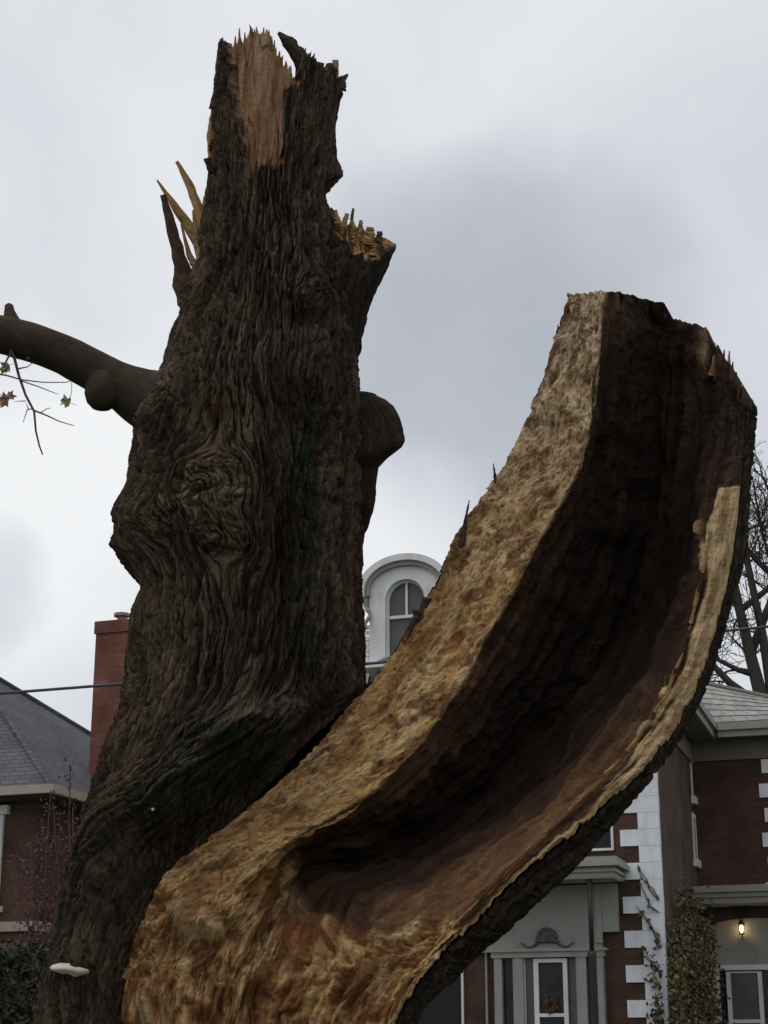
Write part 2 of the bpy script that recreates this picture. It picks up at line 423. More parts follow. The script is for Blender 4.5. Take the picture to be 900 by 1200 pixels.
def shingle_mat():
    m, nt, b = new_mat('grey_shingles'); L = nt.links.new
    tc = N(nt, 'ShaderNodeTexCoord')
    mp = N(nt, 'ShaderNodeMapping'); mp.inputs['Scale'].default_value = (1, 1, 1)
    sx = N(nt, 'ShaderNodeSeparateXYZ'); L(tc.outputs['Object'], sx.inputs[0])
    ad = N(nt, 'ShaderNodeMath', operation='ADD'); L(sx.outputs['X'], ad.inputs[0]); L(sx.outputs['Y'], ad.inputs[1])
    cb = N(nt, 'ShaderNodeCombineXYZ'); L(ad.outputs[0], cb.inputs['X']); L(sx.outputs['Z'], cb.inputs['Y'])
    bt = N(nt, 'ShaderNodeTexBrick'); bt.inputs['Scale'].default_value = 1; bt.inputs['Brick Width'].default_value = .3; bt.inputs['Row Height'].default_value = .1; bt.inputs['Mortar Size'].default_value = .012
    bt.inputs['Color1'].default_value = (.085, .088, .10, 1); bt.inputs['Color2'].default_value = (.062, .064, .072, 1); bt.inputs['Mortar'].default_value = (.03, .03, .033, 1)
    L(cb.outputs[0], bt.inputs['Vector'])
    nz = N(nt, 'ShaderNodeTexNoise'); nz.inputs['Scale'].default_value = 1.0; nz.inputs['Detail'].default_value = 8; L(tc.outputs['Object'], nz.inputs['Vector'])
    mr = N(nt, 'ShaderNodeMapRange'); mr.inputs['From Min'].default_value = .3; mr.inputs['From Max'].default_value = .7; mr.inputs['To Min'].default_value = .75; mr.inputs['To Max'].default_value = 1.25
    L(nz.outputs['Fac'], mr.inputs['Value'])
    sc = N(nt, 'ShaderNodeVectorMath', operation='SCALE'); L(bt.outputs['Color'], sc.inputs[0]); L(mr.outputs[0], sc.inputs['Scale']); L(sc.outputs[0], b.inputs['Base Color'])
    b.inputs['Roughness'].default_value = .85
    return m
M['shingle'] = shingle_mat()

# ================================================================ GROUND
def ground():
    g = MB(); S = 900
    g.add([(-S, -S, 0), (S, -S, 0), (S, S, 0), (-S, S, 0)], [(0, 1, 2, 3)])
    tag(g.build('ground', M['grass']), kind='structure')
    a = R(-15); rx = Matrix.Rotation(a, 4, 'Z')
    def strip(name, y0, y1, z0, z1, mat):
        m = MB().box(-120, 120, y0, y1, z0, z1)
        o = m.build(name, mat); o.matrix_world = Matrix.Translation((0, 0, 0)) @ rx
        tag(o, kind='structure')
    strip('road', 13.2, 20.4, -.1, .006, M['asphalt'])
    strip('kerb', 12.95, 13.2, -.1, .13, M['concrete'])
    strip('pavement', 22.0, 23.6, -.1, .02, M['concrete'])
ground()

# ================================================================ THE BROKEN TREE
YC = 8.5
BASE = P(215, 1700, YC); BASE = np.array([BASE[0], YC, 0.0])
tree = empty('broken_tree', BASE)
tag(tree, 'huge split maple snag with torn hollow stem and deeply furrowed dark bark', 'tree')
random.seed(4)

# edge of the torn wood where it meets the standing trunk (photo pixels)
R1 = np.array([(185, 1750), (150, 1400), (145, 1175), (158, 1100), (200, 1020), (270, 965), (345, 900), (400, 838), (460, 775)], float)

def r1_dist(px, py):
    """signed pixel distance to the torn edge (+ = trunk side), and length along it"""
    best = np.full(px.shape, 1e9); sgn = np.ones(px.shape); al = np.zeros(px.shape); acc = 0
    for i in range(len(R1) - 1):
        a = R1[i]; b = R1[i + 1]; d = b - a; L = np.hypot(*d)
        t = np.clip(((px - a[0]) * d[0] + (py - a[1]) * d[1]) / L ** 2, 0, 1)
        qx = a[0] + t * d[0] - px; qy = a[1] + t * d[1] - py
        ds = np.hypot(qx, qy); m = ds < best
        cr = d[0] * (py - a[1]) - d[1] * (px - a[0])
        best = np.where(m, ds, best); sgn = np.where(m, np.where(cr < 0, 1, -1), sgn); al = np.where(m, acc + t * L, al)
        acc += L
    return best * sgn, al

def bark_height(ps, ph, seed=1):
    """long interlacing ridges and furrows; ps across, ph along, metres"""
    wx = (fbm2(ps * 2.5, ph * 3.4, seed + 50, 4) - .5) * .075
    q = ps + wx
    rid = lambda a, b, sd: np.abs(2 * noise2(q / a, ph / b + 3.1 * noise2(q / (a * 2), ph * 0, sd + 5), sd) - 1)
    r1 = rid(.029, .24, seed); r2 = rid(.017, .10, seed + 7); r3 = rid(.009, .05, seed + 8)
    # furrows are narrow and deep, ridges rounded
    plate = sstep(.0, .42, r1)
    crossk = worley2(q / .04, ph / .16, seed + 9)
    br = sstep(0, .16, crossk[1] - crossk[0])
    h = .62 * plate + .36 * sstep(.0, .5, r2) + .16 * r3 + .09 * br - .04 + .14 * (crossk[2] - .5)
    return h, fbm2(q / .03, ph / .3, seed + 11, 2), r2, plate

FUNG = []
def make_trunk():
    NU, NV = 800, 1000
    T = np.array([
        # py, left, right
        (20, 256, 402), (48, 254, 402), (90, 250, 402), (150, 246, 394), (200, 243, 396), (235, 240, 388), (300, 229, 400), (350, 214, 411), (400, 197, 416),
        (440, 181, 420), (480, 158, 423), (520, 154, 424), (560, 147, 425), (600, 133, 426), (640, 134, 425), (690, 158, 424), (740, 151, 427), (790, 146, 428),
        (830, 139, 424), (880, 119, 410), (950, 96, 385), (1050, 69, 368), (1150, 47, 366), (1200, 40, 370), (1400, 20, 395), (1600, -10, 425), (1720, -45, 460)], float)
    zl = Pv(T[:, 1], T[:, 0], np.full(len(T), YC)); zr = Pv(T[:, 2], T[:, 0], np.full(len(T), YC))
    o = np.argsort(zl[:, 2]); zk = zl[o, 2]; xl = zl[o, 0]; xr = zr[o, 0]
    def LR(z):
        return np.interp(z, zk, xl), np.interp(z, zk, xr)
    # columns: denser at the front (front = -y, angle 270 deg)
    u = np.linspace(0, 1, NU, endpoint=True)
    th = math.pi / 2 + 2 * math.pi * (u - .09 * np.sin(2 * math.pi * u) * -1)    # seam at the back
    th = math.pi / 2 + 2 * math.pi * (u + .09 * np.sin(2 * math.pi * u) * 1.0)
    ct = np.cos(th); st = np.sin(th)
    topx = np.array([240, 252, 262, 272, 280, 283, 288, 293, 298, 303, 315, 319, 324, 329, 336, 343, 350, 354, 357, 366, 376, 384, 388, 392, 396, 400, 404, 412], float)
    topy = np.array([52, 50, 48, 42, 44, 36, 44, 37, 42, 34, 34, 44, 50, 60, 72, 79, 84, 82, 64, 63, 70, 76, 74, 74, 84, 90, 94, 96], float)
    z = np.full(NU, P(300, 40, YC - .3)[2])
    for it in range(6):
        l, r = LR(z); xc = (l + r) / 2; rx = (r - l) / 2
        X = xc + rx * ct; Y = YC + rx * st
        px, py = proj(np.stack([X, Y, z], -1))
        tgt = np.interp(px, topx, topy) + 12 * (noise2(u * 90, u * 0, 5) - .5) + 7 * (noise2(u * 300, u * 0, 6) - .5)
        tgt = tgt + 45 * sstep(-.2, .6, st)
        z = Pv(px, tgt, Y)[..., 2]
    ztop = z
    f = np.linspace(0, 1, NV)
    f = np.where(f < .12, f / .12 * .2, .2 + (f - .12) / .88 * .8)
    Z = f[:, None] * (ztop[None] + .15) - .15
    l, r = LR(Z)
    # smooth silhouette a little along the rows
    k = np.exp(-np.linspace(-2, 2, 25) ** 2); k /= k.sum()
    l = np.apply_along_axis(lambda a: np.convolve(np.pad(a, 12, 'edge'), k, 'valid'), 0, l)
    r = np.apply_along_axis(lambda a: np.convolve(np.pad(a, 12, 'edge'), k, 'valid'), 0, r)
    xc = (l + r) / 2; rx = (r - l) / 2
    # gentle fluting
    ang = th[None] + 0 * Z
    flute = 1 + .03 * np.sin(ang * 5 + Z * .8) * sstep(-.9, .2, -np.abs(ct)[None]) + .05 * (fbm2(ang * 1.2 + 3, Z * .9, 11, 3) - .5)
    X = xc + rx * ct[None] * (1 + (flute - 1) * .4); Y = YC + np.minimum(rx, .8) * st[None] * flute
    Pt = np.stack([X, Y, Z], -1)
    px, py = proj(Pt)
    front = sstep(.35, -.05, st)[None] + 0 * Z
    nrm = np.stack([ct[None] + 0 * Z, st[None] + 0 * Z, 0 * Z], -1)
    # ---- large relief
    disp = np.zeros_like(Z)
    def bump(bx, by, rpx, h, ry=None):
        ry = ry or rpx
        return h * np.exp(-((px - bx) / rpx) ** 2 - ((py - by) / ry) ** 2) * front
    for b in ((248, 560, 45, .06, 40), (246, 553, 12, -.035, 10), (258, 625, 75, .05, 50), (175, 610, 45, .03, 50), (150, 622, 20, .03, 26), (148, 596, 10, .03, 9),
              (368, 340, 34, .075, 24), (362, 376, 26, -.05, 12), (378, 405, 20, .02, 30), (330, 470, 25, -.04, 160), (390, 640, 22, .05, 200),
              (415, 760, 30, .06, 50), (180, 470, 40, .09, 40), (215, 330, 14, .05, 30), (372, 560, 14, -.03, 120), (395, 205, 14, .035, 12),
              (300, 850, 80, .06, 30), (90, 1130, 30, .05, 50), (235, 700, 30, -.025, 60), (120, 1000, 40, .03, 120)):
        disp += bump(*b)
    disp += (fbm2(u[None] * 18 + 0 * Z, Z * 2.2, 21, 2) - .5) * .06
    # ---- callus roll beside the torn wound
    d, al = r1_dist(px, py)
    low = sstep(800, 860, py) * front
    roll = .17 * np.exp(-((d - 78) / 36) ** 2) - .15 * np.exp(-((d - 14) / 24) ** 2)
    roll = np.where(d < 0, -.11 - .25 * sstep(0, 25, -d), roll)
    disp += np.where(d < 0, roll, roll * (1 - .75 * sstep(960, 1120, py))) * low
    # ---- grain coordinates bending round the knots
    ps = u[None] * 0 + (th[None] - th[NU // 2]) * .60 + 0 * Z
    ph = Z.copy()
    psi = ps.copy(); phi = ph.copy(); swirl = np.zeros_like(Z); rad = np.ones_like(Z) * 9; kang = np.zeros_like(Z)
    for (kx, ky, kr) in ((247, 565, .15), (262, 632, .10), (366, 350, .10), (172, 480, .14), (185, 615, .08), (335, 835, .08), (405, 300, .08)):
        # nearest grid vertex of the knot
        i = np.argmin((px - kx) ** 2 + (py - ky) ** 2 + 1e6 * (front < .5)); i = np.unravel_index(i, px.shape)
        dx = ps - ps[i]; dz = ph - ph[i]; r2 = dx * dx + dz * dz + 1e-5
        w = kr ** 2 / np.maximum(r2, kr ** 2 * 1.1)
        psi -= dx * w; phi += dz * w * .6
        rr_ = np.sqrt(r2) * (1 + .5 * (fbm2(ps * 9, ph * 9, 72, 3) - .5)); m_ = rr_ < rad
        rad = np.where(m_, rr_, rad); kang = np.where(m_, np.arctan2(dz, dx) * kr, kang)
        swirl = np.maximum(swirl, .8 * sstep(kr * 1.25, kr * .6, rr_))
    band = np.exp(-((d - 60) / 55) ** 2) * low * (d > -10)
    h1, c1, c2, pl = bark_height(psi, phi, 3)
    h2, e1, e2, pl2 = bark_height(d * .0042, al * .0042, 9)
    kw = fbm2(ps * 8, ph * 8, 71, 3) - .5; hk, k1_, k2_, plk = bark_height(ps * .8 + rad * .5 + .16 * kw, ph * 2.0 + .3 * (fbm2(ps * 9, ph * 7, 73, 3) - .5), 15)
    h = h1 * (1 - swirl) + hk * swirl
    h = h * (1 - band) + h2 * band
    # ---- bare torn wood at the top
    poly = [(258, 30), (330, 30), (352, 84), (356, 98), (333, 102), (331, 188), (322, 196), (316, 186), (308, 196), (300, 190), (296, 208), (288, 206), (284, 150), (276, 120), (268, 90), (262, 52)]
    def inpoly(x, y):
        ins = np.zeros(x.shape, bool); n = len(poly)
        for i in range(n):
            x1, y1 = poly[i]; x2, y2 = poly[(i + 1) % n]
            c = ((y1 > y) != (y2 > y)) & (x < (x2 - x1) * (y - y1) / (y2 - y1 + 1e-9) + x1)
            ins ^= c
        return ins
    jx = px + 5 * (noise2(psi * 80, phi * 6, 31) - .5); jy = py + 16 * (noise2(psi * 55, phi * 2, 32) - .5)
    bare = inpoly(jx, jy) & (front > .5)
    # thin bare strip on the left flank
    bare |= (px < 251 + 3 * noise2(phi * 20, phi * 0, 33)) & (py > 128) & (py < 186) & (st[None] < .3)
    b = bare.astype(float)
    fib = (fbm2(psi * 20, phi * 3, 41, 4) - .5) * .026 + (worley2(psi / .085 + phi * 2.5, phi / .5, 43)[2] - .5) * .035
    amp = .070 * (1 - .35 * sstep(200, 40, py)) * (1 - .15 * band)
    disp += np.where(bare, -.035 + fib, h * amp - .7 * amp)
    # fade at the back seam
    seam = sstep(0, .02, u) * sstep(1, .98, u)
    disp *= seam[None]
    Pt = Pt + nrm * disp[..., None]
    # ---- settle the outline on its measured width
    for it in range(3):
        qx, qy = proj(Pt); bins = np.arange(110, 1205, 12.0); cl = []; cr_ = []
        for b0 in bins:
            m_ = (np.abs(qy - b0) < 9)
            cl.append(np.percentile(qx[m_], .4)); cr_.append(np.percentile(qx[m_], 99.6))
        ker = np.ones(5) / 5
        el = np.interp(bins, T[:, 0], T[:, 1]) - np.convolve(np.pad(cl, 2, 'edge'), ker, 'valid')
        er = np.interp(bins, T[:, 0], T[:, 2]) - np.convolve(np.pad(cr_, 2, 'edge'), ker, 'valid')
        er = er * (bins < 830)
        dl = np.interp(qy, bins, el) * np.clip(-ct, 0, 1)[None] ** 2 + np.interp(qy, bins, er) * np.clip(ct, 0, 1)[None] ** 2
        Pt[..., 0] += dl * Pt[..., 1] / F * 1.03
    # ---- albedo
    base = C(.084, .058, .039); grey = C(.158, .117, .082); dark = C(.040, .029, .022); moss = C(.030, .044, .026); rust = C(.11, .058, .028)
    col = np.tile(base, Z.shape + (1,))
    tone = c1 * (1 - band) + e1 * band
    col = mixc(col, grey, sstep(.45, .8, tone) * .75)
    col = mixc(col, dark, sstep(.5, .2, tone) * .5)
    big = fbm2(ps * 3, ph * 1.2, 90, 4)
    col = mixc(col, grey, sstep(.5, .7, big) * .4)
    col = mixc(col, dark, sstep(.5, .3, big) * .5)
    wet = np.exp(-((px - (348 + 12 * np.sin(py / 60))) / 26) ** 2) * sstep(400, 470, py) * sstep(900, 760, py) * front
    col = mixc(col, dark * .9, np.clip(wet * .9, 0, 1))
    mo = np.exp(-((px - 362) / 14) ** 2) * sstep(450, 500, py) * sstep(900, 700, py) + .9 * np.exp(-((px - 285) / 70) ** 2 - ((py - 890) / 35) ** 2) + .5 * np.exp(-((px - 200) / 30) ** 2 - ((py - 130) / 200) ** 2)
    mo += .55 * np.exp(-((d - 70) / 40) ** 2) * low
    col = mixc(col, moss, np.clip(mo, 0, 1) * sstep(.3, .6, fbm2(ps * 14, ph * 9, 95, 3)) * .9 * front)
    col = mixc(col, rust, np.exp(-((px - 258) / 12) ** 2 - ((py - 480) / 28) ** 2) * .7 * front)
    wood = mixc(np.tile(C(.33, .185, .10), Z.shape + (1,)), C(.46, .30, .18), sstep(.3, .75, fbm2(psi * 18, phi * 2.5, 97, 4)))
    wood = mixc(wood, C(.20, .09, .045), sstep(.55, .75, fbm2(psi * 22, phi * 4, 98, 3)) * .8)
    col = np.where(bare[..., None], wood, col)
    # ---- cap (torn fibres sinking towards the heart)
    nc = 10
    top = Pt[-1]; cen = top.mean(0); cen[2] = top[:, 2].min() - .15
    caps = []
    for i in range(1, nc + 1):
        t = i / nc
        row = top * (1 - t) + cen * t
        row[:, 2] = top[:, 2] * (1 - t) ** 2 + (cen[2]) * (1 - (1 - t) ** 2) + .08 * (noise2(u * 90, u * 0 + i, 44) - .5) * (1 - t)
        caps.append(row)
    caps = np.stack(caps)
    Pt = np.concatenate([Pt, caps]); col = np.concatenate([col, np.tile(C(.22, .12, .06), caps.shape[:2] + (1,))])
    gr = np.stack([psi, phi], -1); gr = np.concatenate([gr, np.tile(gr[-1:], (nc, 1, 1))])
    gx, gy = proj(Pt[:NV]); sc_ = (gx - 82) ** 2 + (gy - 1137) ** 2 + 1e6 * (front < .5); FUNG.append(Pt[:NV].reshape(-1, 3)[np.argmin(sc_)]); sc_ = (gx - 180) ** 2 + (gy - 948) ** 2 + 1e6 * (front < .5); FUNG.append(Pt[:NV].reshape(-1, 3)[np.argmin(sc_)])
    me = grid_mesh('trunk', (Pt - BASE)[:, ::-1], col[:, ::-1], gr[:, ::-1])
    link('trunk', me, M['bark'], tree); me.materials.append(M['wood'])
    bm_ = np.concatenate([bare, np.ones((nc, NU), bool)])[:, ::-1]
    fm = bm_[:-1, :-1] & bm_[1:, 1:] & bm_[:-1, 1:] & bm_[1:, :-1]
    if len(me.polygons) == fm.size: me.polygons.foreach_set('material_index', fm.ravel().astype(np.int32))
make_trunk()

# ---------------------------------------------------------------- torn hollow stem
ST = [  # A outer left edge, B inner edge of the broad torn face, C foot of the drop, D deepest groove, E lower wall, F lip inner, G lip outer, H bark outline
 [(185,1750,7.75),(260,1750,7.62),(290,1750,7.64),(310,1750,7.66),(350,1750,7.6),(420,1750,7.52),(430,1750,7.52),(460,1750,7.7)],
 [(150,1400,7.76),(230,1400,7.63),(262,1400,7.64),(290,1400,7.66),(340,1400,7.6),(420,1390,7.5),(432,1390,7.5),(458,1390,7.72)],
 [(145,1175,7.80),(230,1190,7.68),(265,1195,7.70),(300,1200,7.72),(370,1210,7.63),(446,1210,7.52),(460,1212,7.52),(484,1205,7.76)],
 [(158,1100,7.83),(250,1100,7.70),(290,1105,7.73),(330,1110,7.76),(410,1130,7.66),(488,1132,7.54),(503,1136,7.55),(540,1138,7.82)],
 [(200,1020,7.88),(328,996,7.74),(345,1004,7.98),(358,1026,8.14),(450,1070,7.78),(548,1068,7.58),(561,1073,7.6),(608,1078,7.88)],
 [(270,965,7.93),(408,950,7.78),(424,968,8.02),(440,1010,8.28),(510,1030,7.9),(615,1000,7.62),(630,1008,7.64),(672,1018,7.92)],
 [(345,900,8.0),(480,885,7.82),(500,925,8.04),(525,960,8.34),(590,968,8.0),(680,938,7.66),(702,948,7.68),(738,942,7.98)],
 [(400,838,8.08),(530,820,7.86),(555,860,8.08),(595,893,8.42),(660,898,8.08),(738,878,7.7),(766,886,7.72),(790,872,8.02)],
 [(455,775,8.12),(566,755,7.89),(600,798,8.12),(662,825,8.5),(722,820,8.18),(780,818,7.74),(808,822,7.76),(828,798,8.06)],
 [(503,695,8.12),(604,690,7.91),(636,722,8.2),(718,755,8.55),(768,745,8.28),(806,748,7.78),(834,752,7.8),(852,718,8.1)],
 [(545,610,8.10),(642,618,7.91),(664,642,8.2),(748,668,8.55),(796,665,8.28),(826,662,7.82),(856,664,7.84),(873,642,8.12)],
 [(592,545,8.08),(682,540,7.91),(692,552,8.15),(768,580,8.5),(812,580,8.25),(838,576,7.9),(867,578,7.88),(877,570,8.12)],
 [(626,472,8.05),(696,466,7.91),(704,470,8.1),(770,492,8.44),(828,495,8.24),(858,512,8.0),(872,520,7.99),(882,512,8.16)],
 [(652,395,8.02),(706,390,7.91),(715,390,8.06),(772,405,8.4),(828,430,8.24),(862,470,8.04),(873,490,8.03),(884,486,8.17)],
 [(667,343,8.0),(712,341,7.92),(722,341,8.05),(777,353,8.34),(828,383,8.24),(866,432,8.06),(874,462,8.06),(883,476,8.17)]]

def make_stem():
    A = np.array(ST, float); K = len(A)
    A[7:, 0, 2] += np.array([.04, .08] + [.12] * (K - 9))
    W = Pv(A[..., 0], A[..., 1], A[..., 2])                  # (K,8,3)
    # outer (bark) control points
    def lerp(k, t, Y):
        a = A[k, 0]; h = A[k, 7]
        return P(a[0] + (h[0] - a[0]) * t, a[1] + (h[1] - a[1]) * t, Y)
    OUT = np.zeros((K, 6, 3))
    for k in range(K):
        OUT[k] = [W[k, 0], lerp(k, .10, A[k, 0, 2] + .30), lerp(k, .45, A[k, 3, 2] + .36), lerp(k, .85, max(A[k, 7, 2] + .26, A[k, 4, 2] + .2)), W[k, 7], W[k, 6]]
    NS, NV = 430, 800
    # inner sampling: more samples on wide faces
    so = np.array([0, 1, 2, 3, 4, 5, 6], float); fr = np.array([0, .30, .42, .60, .76, .93, 1.0])
    frac = np.linspace(0, 1, NS); s = np.interp(frac, fr, so)
    def across(tab, sv):
        i = np.clip(sv.astype(int), 0, tab.shape[1] - 2); f = sv - i
        return tab[:, i] * (1 - f)[None, :, None] + tab[:, i + 1] * f[None, :, None]
    T2 = across(W[:, :7], s)
    so2 = np.interp(frac, [0, .16, .42, .68, .88, 1], [0, 1, 2, 3, 4, 5]); T3 = across(OUT, so2)
    def smooth_s(T, w):
        k = np.exp(-np.linspace(-2, 2, 2 * w + 1) ** 2); k /= k.sum()
        out = T.copy()
        for kk in range(T.shape[0]):
            for c in range(3):
                out[kk, :, c] = np.convolve(np.pad(T[kk, :, c], w, 'edge'), k, 'valid')
        out[:, 0] = T[:, 0]; out[:, -1] = T[:, -1]
        return out
    T2 = smooth_s(T2, 4); T3 = smooth_s(T3, 28)
    # jagged end
    xs = np.interp(s, so, A[-1, :7, 0])
    jag = .05 * (noise2(frac * 130, frac * 0, 3) - .5) + .04
    jag += np.where((xs > 779) & (xs < 826), .34 * (1 - (xs - 779) / 47) + .06, 0)
    sp = sstep(4.05, 4.25, s)
    jag += sp * (.75 * noise2(frac * 170, frac * 0, 8) ** 1.5 + .12)
    tend = K - 1 - jag
    tt = np.linspace(0, 1, NV); tt = np.where(tt < .06, tt / .06 * 2, 2 + (tt - .06) / .94 * (K - 3))
    T = tt[:, None] + 0 * s[None]
    T = np.where(T > K - 2, (K - 2) + (T - (K - 2)) * (tend[None] - (K - 2)), T)
    def cr(tab):
        i = np.clip(np.floor(T).astype(int), 0, K - 2); f = (T - i)[..., None]
        j = np.arange(NS)[None] + 0 * i
        p0 = tab[np.clip(i - 1, 0, K - 1), j]; p1 = tab[i, j]; p2 = tab[i + 1, j]; p3 = tab[np.clip(i + 2, 0, K - 1), j]
        return .5 * (2 * p1 + (p2 - p0) * f + (2 * p0 - 5 * p1 + 4 * p2 - p3) * f ** 2 + (3 * p1 - p0 - 3 * p2 + p3) * f ** 3)
    I = cr(T2); O = cr(T3)
    S = s[None] + 0 * T
    # grain coordinates in metres
    gv = np.cumsum(np.concatenate([[0], np.linalg.norm(np.diff(I[:, NS // 2], axis=0), axis=1)]))[:, None] + 0 * S
    gu = frac[None] * 1.35 + 0 * S
    px, py = proj(I)
    nI = grid_normals(I)
    nI *= np.where((nI * I).sum(-1) > 0, -1, 1)[..., None]     # towards the viewer side of the hollow
    # noise fields
    wob = fbm2(gu * 4, gv * 1.6, 100, 4) - .5
    blk = worley2(gu / .06 + wob * 5, gv / .15 + wob * 3, 110, 1.0)
    blk2 = worley2(gu / .018 + wob * 6, gv / .05 + wob * 4, 111, 1.0)
    fib = fbm2(gu * 42, gv * 3.2, 120, 4) - .5
    lump = fbm2(gu * 9, gv * 6, 130, 5) - .5
    # region weights
    Sn = S + .16 * wob + .12 * fib
    tan = sstep(1.06, .94, Sn)
    rot = sstep(1.3, 2.1, Sn) * sstep(4.6, 3.5, Sn + (0.8 - .13 * T) * 1.3)
    low = sstep(3.95, 3.5, T + wob * 1.0 + .25 * fib)                     # lower torn heartwood, mostly sound wood
    lth = 5.05 + .42 * sstep(7.5, 5.5, T) + .5 * (fbm2(gv * 7, gv * 0, 133, 4) - .5) - .25 * sstep(9, 11, T)
    lip = sstep(0, .2, S + .9 * fib - lth) * sstep(11.1, 11.0, T + .12 * fib)
    cav = sstep(1.2, 2.2, Sn) * sstep(4.0, 3.2, Sn)
    crk = 1 - sstep(0, .16, blk[1] - blk[0]); crk2 = 1 - sstep(0, .2, blk2[1] - blk2[0])
    disp = fib * .028 * (1 - .6 * tan) + lump * (.05 + .02 * low) + (blk[2] - .5) * .020 * np.maximum(tan, low) + (blk2[2] - .5) * .008 - np.maximum(tan, low) * (.007 * crk + .003 * crk2)
    disp += np.maximum(tan, low) * ((fbm2(gu * 16, gv * 9, 131, 5, .6) - .5) * .055 + (np.abs(fbm2(gu * 11, gv * 5, 132, 4) - .5)) * -.07)
    disp += cav * (lump * .06)
    wl_ = sstep(2.8, 3.6, S) * sstep(5.1, 4.8, S)
    disp += wl_ * (np.abs(noise2(gu / .03 + wob * 2, gv / .45, 135) - .5) * .085 - .02 + (worley2(gu / .05 + wob * 2, gv / .5, 136)[2] - .5) * .03)
    disp += .02 * lip
    # longitudinal ledges on the hollow's lower wall
    led = np.abs(((S + .5 * wob) * 3.1) % 1 - .5)
    disp += (1 - tan) * (1 - lip) * (led - .25) * .055 * sstep(1.1, 1.4, S) * sstep(5.0, 4.7, S)
    # two pale knobs near the root
    kn = np.exp(-((px - 246) / 13) ** 2 - ((py - 1086) / 15) ** 2) + .9 * np.exp(-((px - 215) / 14) ** 2 - ((py - 1076) / 24) ** 2)
    disp += .085 * kn - .03 * np.exp(-((np.hypot(px - 246, (py - 1086) * .9) - 20) / 5) ** 2)
    edge = sstep(0, .012, frac) * sstep(1, .992, frac)
    I = I + nI * (disp * (.25 + .75 * edge[None]))[..., None]
    # ragged outer-left edge
    rag = (worley2(gv[:, :1] / .09, gv[:, :1] * 0, 140)[2] - .5) * .022 + (fbm2(gv[:, :1] * 40, gv[:, :1] * 0, 141, 3) - .5) * .018
    wI = np.exp(-frac / .05)[None] * rag
    I[..., 0] += wI; O[..., 0] += wI
    rag2 = (fbm2(gv[:, :1] * 25, gv[:, :1] * 0, 151, 4) - .5) * .05
    wI = np.exp(-(1 - frac) / .04)[None] * rag2
    I[..., 2] += wI; O[..., 2] += wI
    # ---- albedo of the inner face
    n1 = fbm2(gu * 30, gv * 4, 160, 4); n2 = fbm2(gu * 7, gv * 4, 161, 4); n3 = fbm2(gu * 16, gv * 11, 162, 4)
    up = sstep(8, 13, T)
    tanc = mixc(np.tile(C(.53, .32, .135), S.shape + (1,)), C(.66, .52, .345), up * .9)
    tanc = mixc(tanc, C(.24, .11, .042), sstep(.45, .7, n2) * (.75 - .35 * up))
    tanc = mixc(tanc, C(.17, .075, .028), sstep(.7, 1, blk[2]) * .4)
    tanc = mixc(tanc, C(.64, .47, .26), sstep(.5, .72, n1) * .6)
    tanc = mixc(tanc, C(.15, .065, .026), sstep(.54, .70, n3) * .75)
    fl_ = worley2(gu / .016 + wob * 4, gv / .045 + wob * 3, 163, 1.0)
    tanc = mixc(tanc, C(.15, .065, .025), (sstep(.34, .16, fl_[0]) * sstep(.55, .62, fl_[2])) * .75)
    lowc = mixc(tanc * .95, C(.17, .068, .022), sstep(.44, .62, n3) * .8)
    brown = mixc(np.tile(C(.075, .037, .019), S.shape + (1,)), C(.15, .082, .042), sstep(.45, .75, n1))
    brown = mixc(brown, C(.05, .028, .018), sstep(.52, .7, n3) * .7)
    rotc = mixc(np.tile(C(.018, .011, .008), S.shape + (1,)), C(.045, .024, .014), sstep(.5, .75, n1) * .8)
    col = brown * (1 - .5 * sstep(6, 9.5, T)[..., None])
    col = mixc(col, rotc, np.clip(rot * (.55 + .45 * sstep(3, 6, T)), 0, 1))
    # paler sound wood on the lower wall towards the root
    wl = sstep(3.6, 4.6, Sn) * sstep(8.5, 4.5, T)
    col = mixc(col, C(.24, .125, .06) * (0.6 + .7 * n1[..., None]), wl * .5)
    stk = fbm2(gu * 24 + wob * 2, gv * 1.8, 165, 4); spk = worley2(gu / .02 + wob * 3, gv / .05, 166, 1.0)
    wlz = sstep(2.6, 3.4, Sn)
    col = mixc(col, C(.050, .026, .016), sstep(.5, .62, stk) * .75 * wlz)
    # pale streak near the broken top
    stx = np.exp(-((S - 3.98) / .10) ** 2) * sstep(12.7, 13.4, T)
    col = mixc(col, C(.38, .25, .14), np.clip(stx, 0, 1) * .9)
    col = mixc(col, C(.16, .085, .045), np.exp(-((S - 1.7) / .5) ** 2) * sstep(12.3, 13.4, T) * .7)
    col = mixc(col, tanc, tan)
    col = mixc(col, lowc, low)
    lipc = mixc(np.tile(C(.52, .37, .20), S.shape + (1,)), C(.27, .145, .065), sstep(.48, .7, n1) * .75)
    col = mixc(col, lipc, lip)
    rust = sstep(.5, .75, fbm2(gu * 5, gv * 3, 170, 3)) * sstep(5.2, 3.2, T)
    col = mixc(col, C(.22, .085, .028), rust * .55)
    col = mixc(col, C(.36, .25, .14), np.clip(kn, 0, 1) * .8)
    # ---- outer bark
    nO = grid_normals(O); cen = (I.mean(1, keepdims=True) + O.mean(1, keepdims=True)) / 2
    nO *= np.where((nO * (O - cen)).sum(-1) < 0, -1, 1)[..., None]
    ou = frac[None] * 1.9 + 0 * S
    hb, cb, cb2, pb = bark_height(ou, gv, 33)
    eo = sstep(0, .03, frac) * sstep(1, .985, frac)
    O = O + nO * ((hb - .45) * .038 * eo[None])[..., None]
    oc = mixc(np.tile(C(.046, .034, .026), S.shape + (1,)), C(.085, .066, .05), sstep(.45, .8, cb) * .7)
    oc = mixc(oc, C(.026, .02, .016), sstep(.5, .2, cb) * .5)
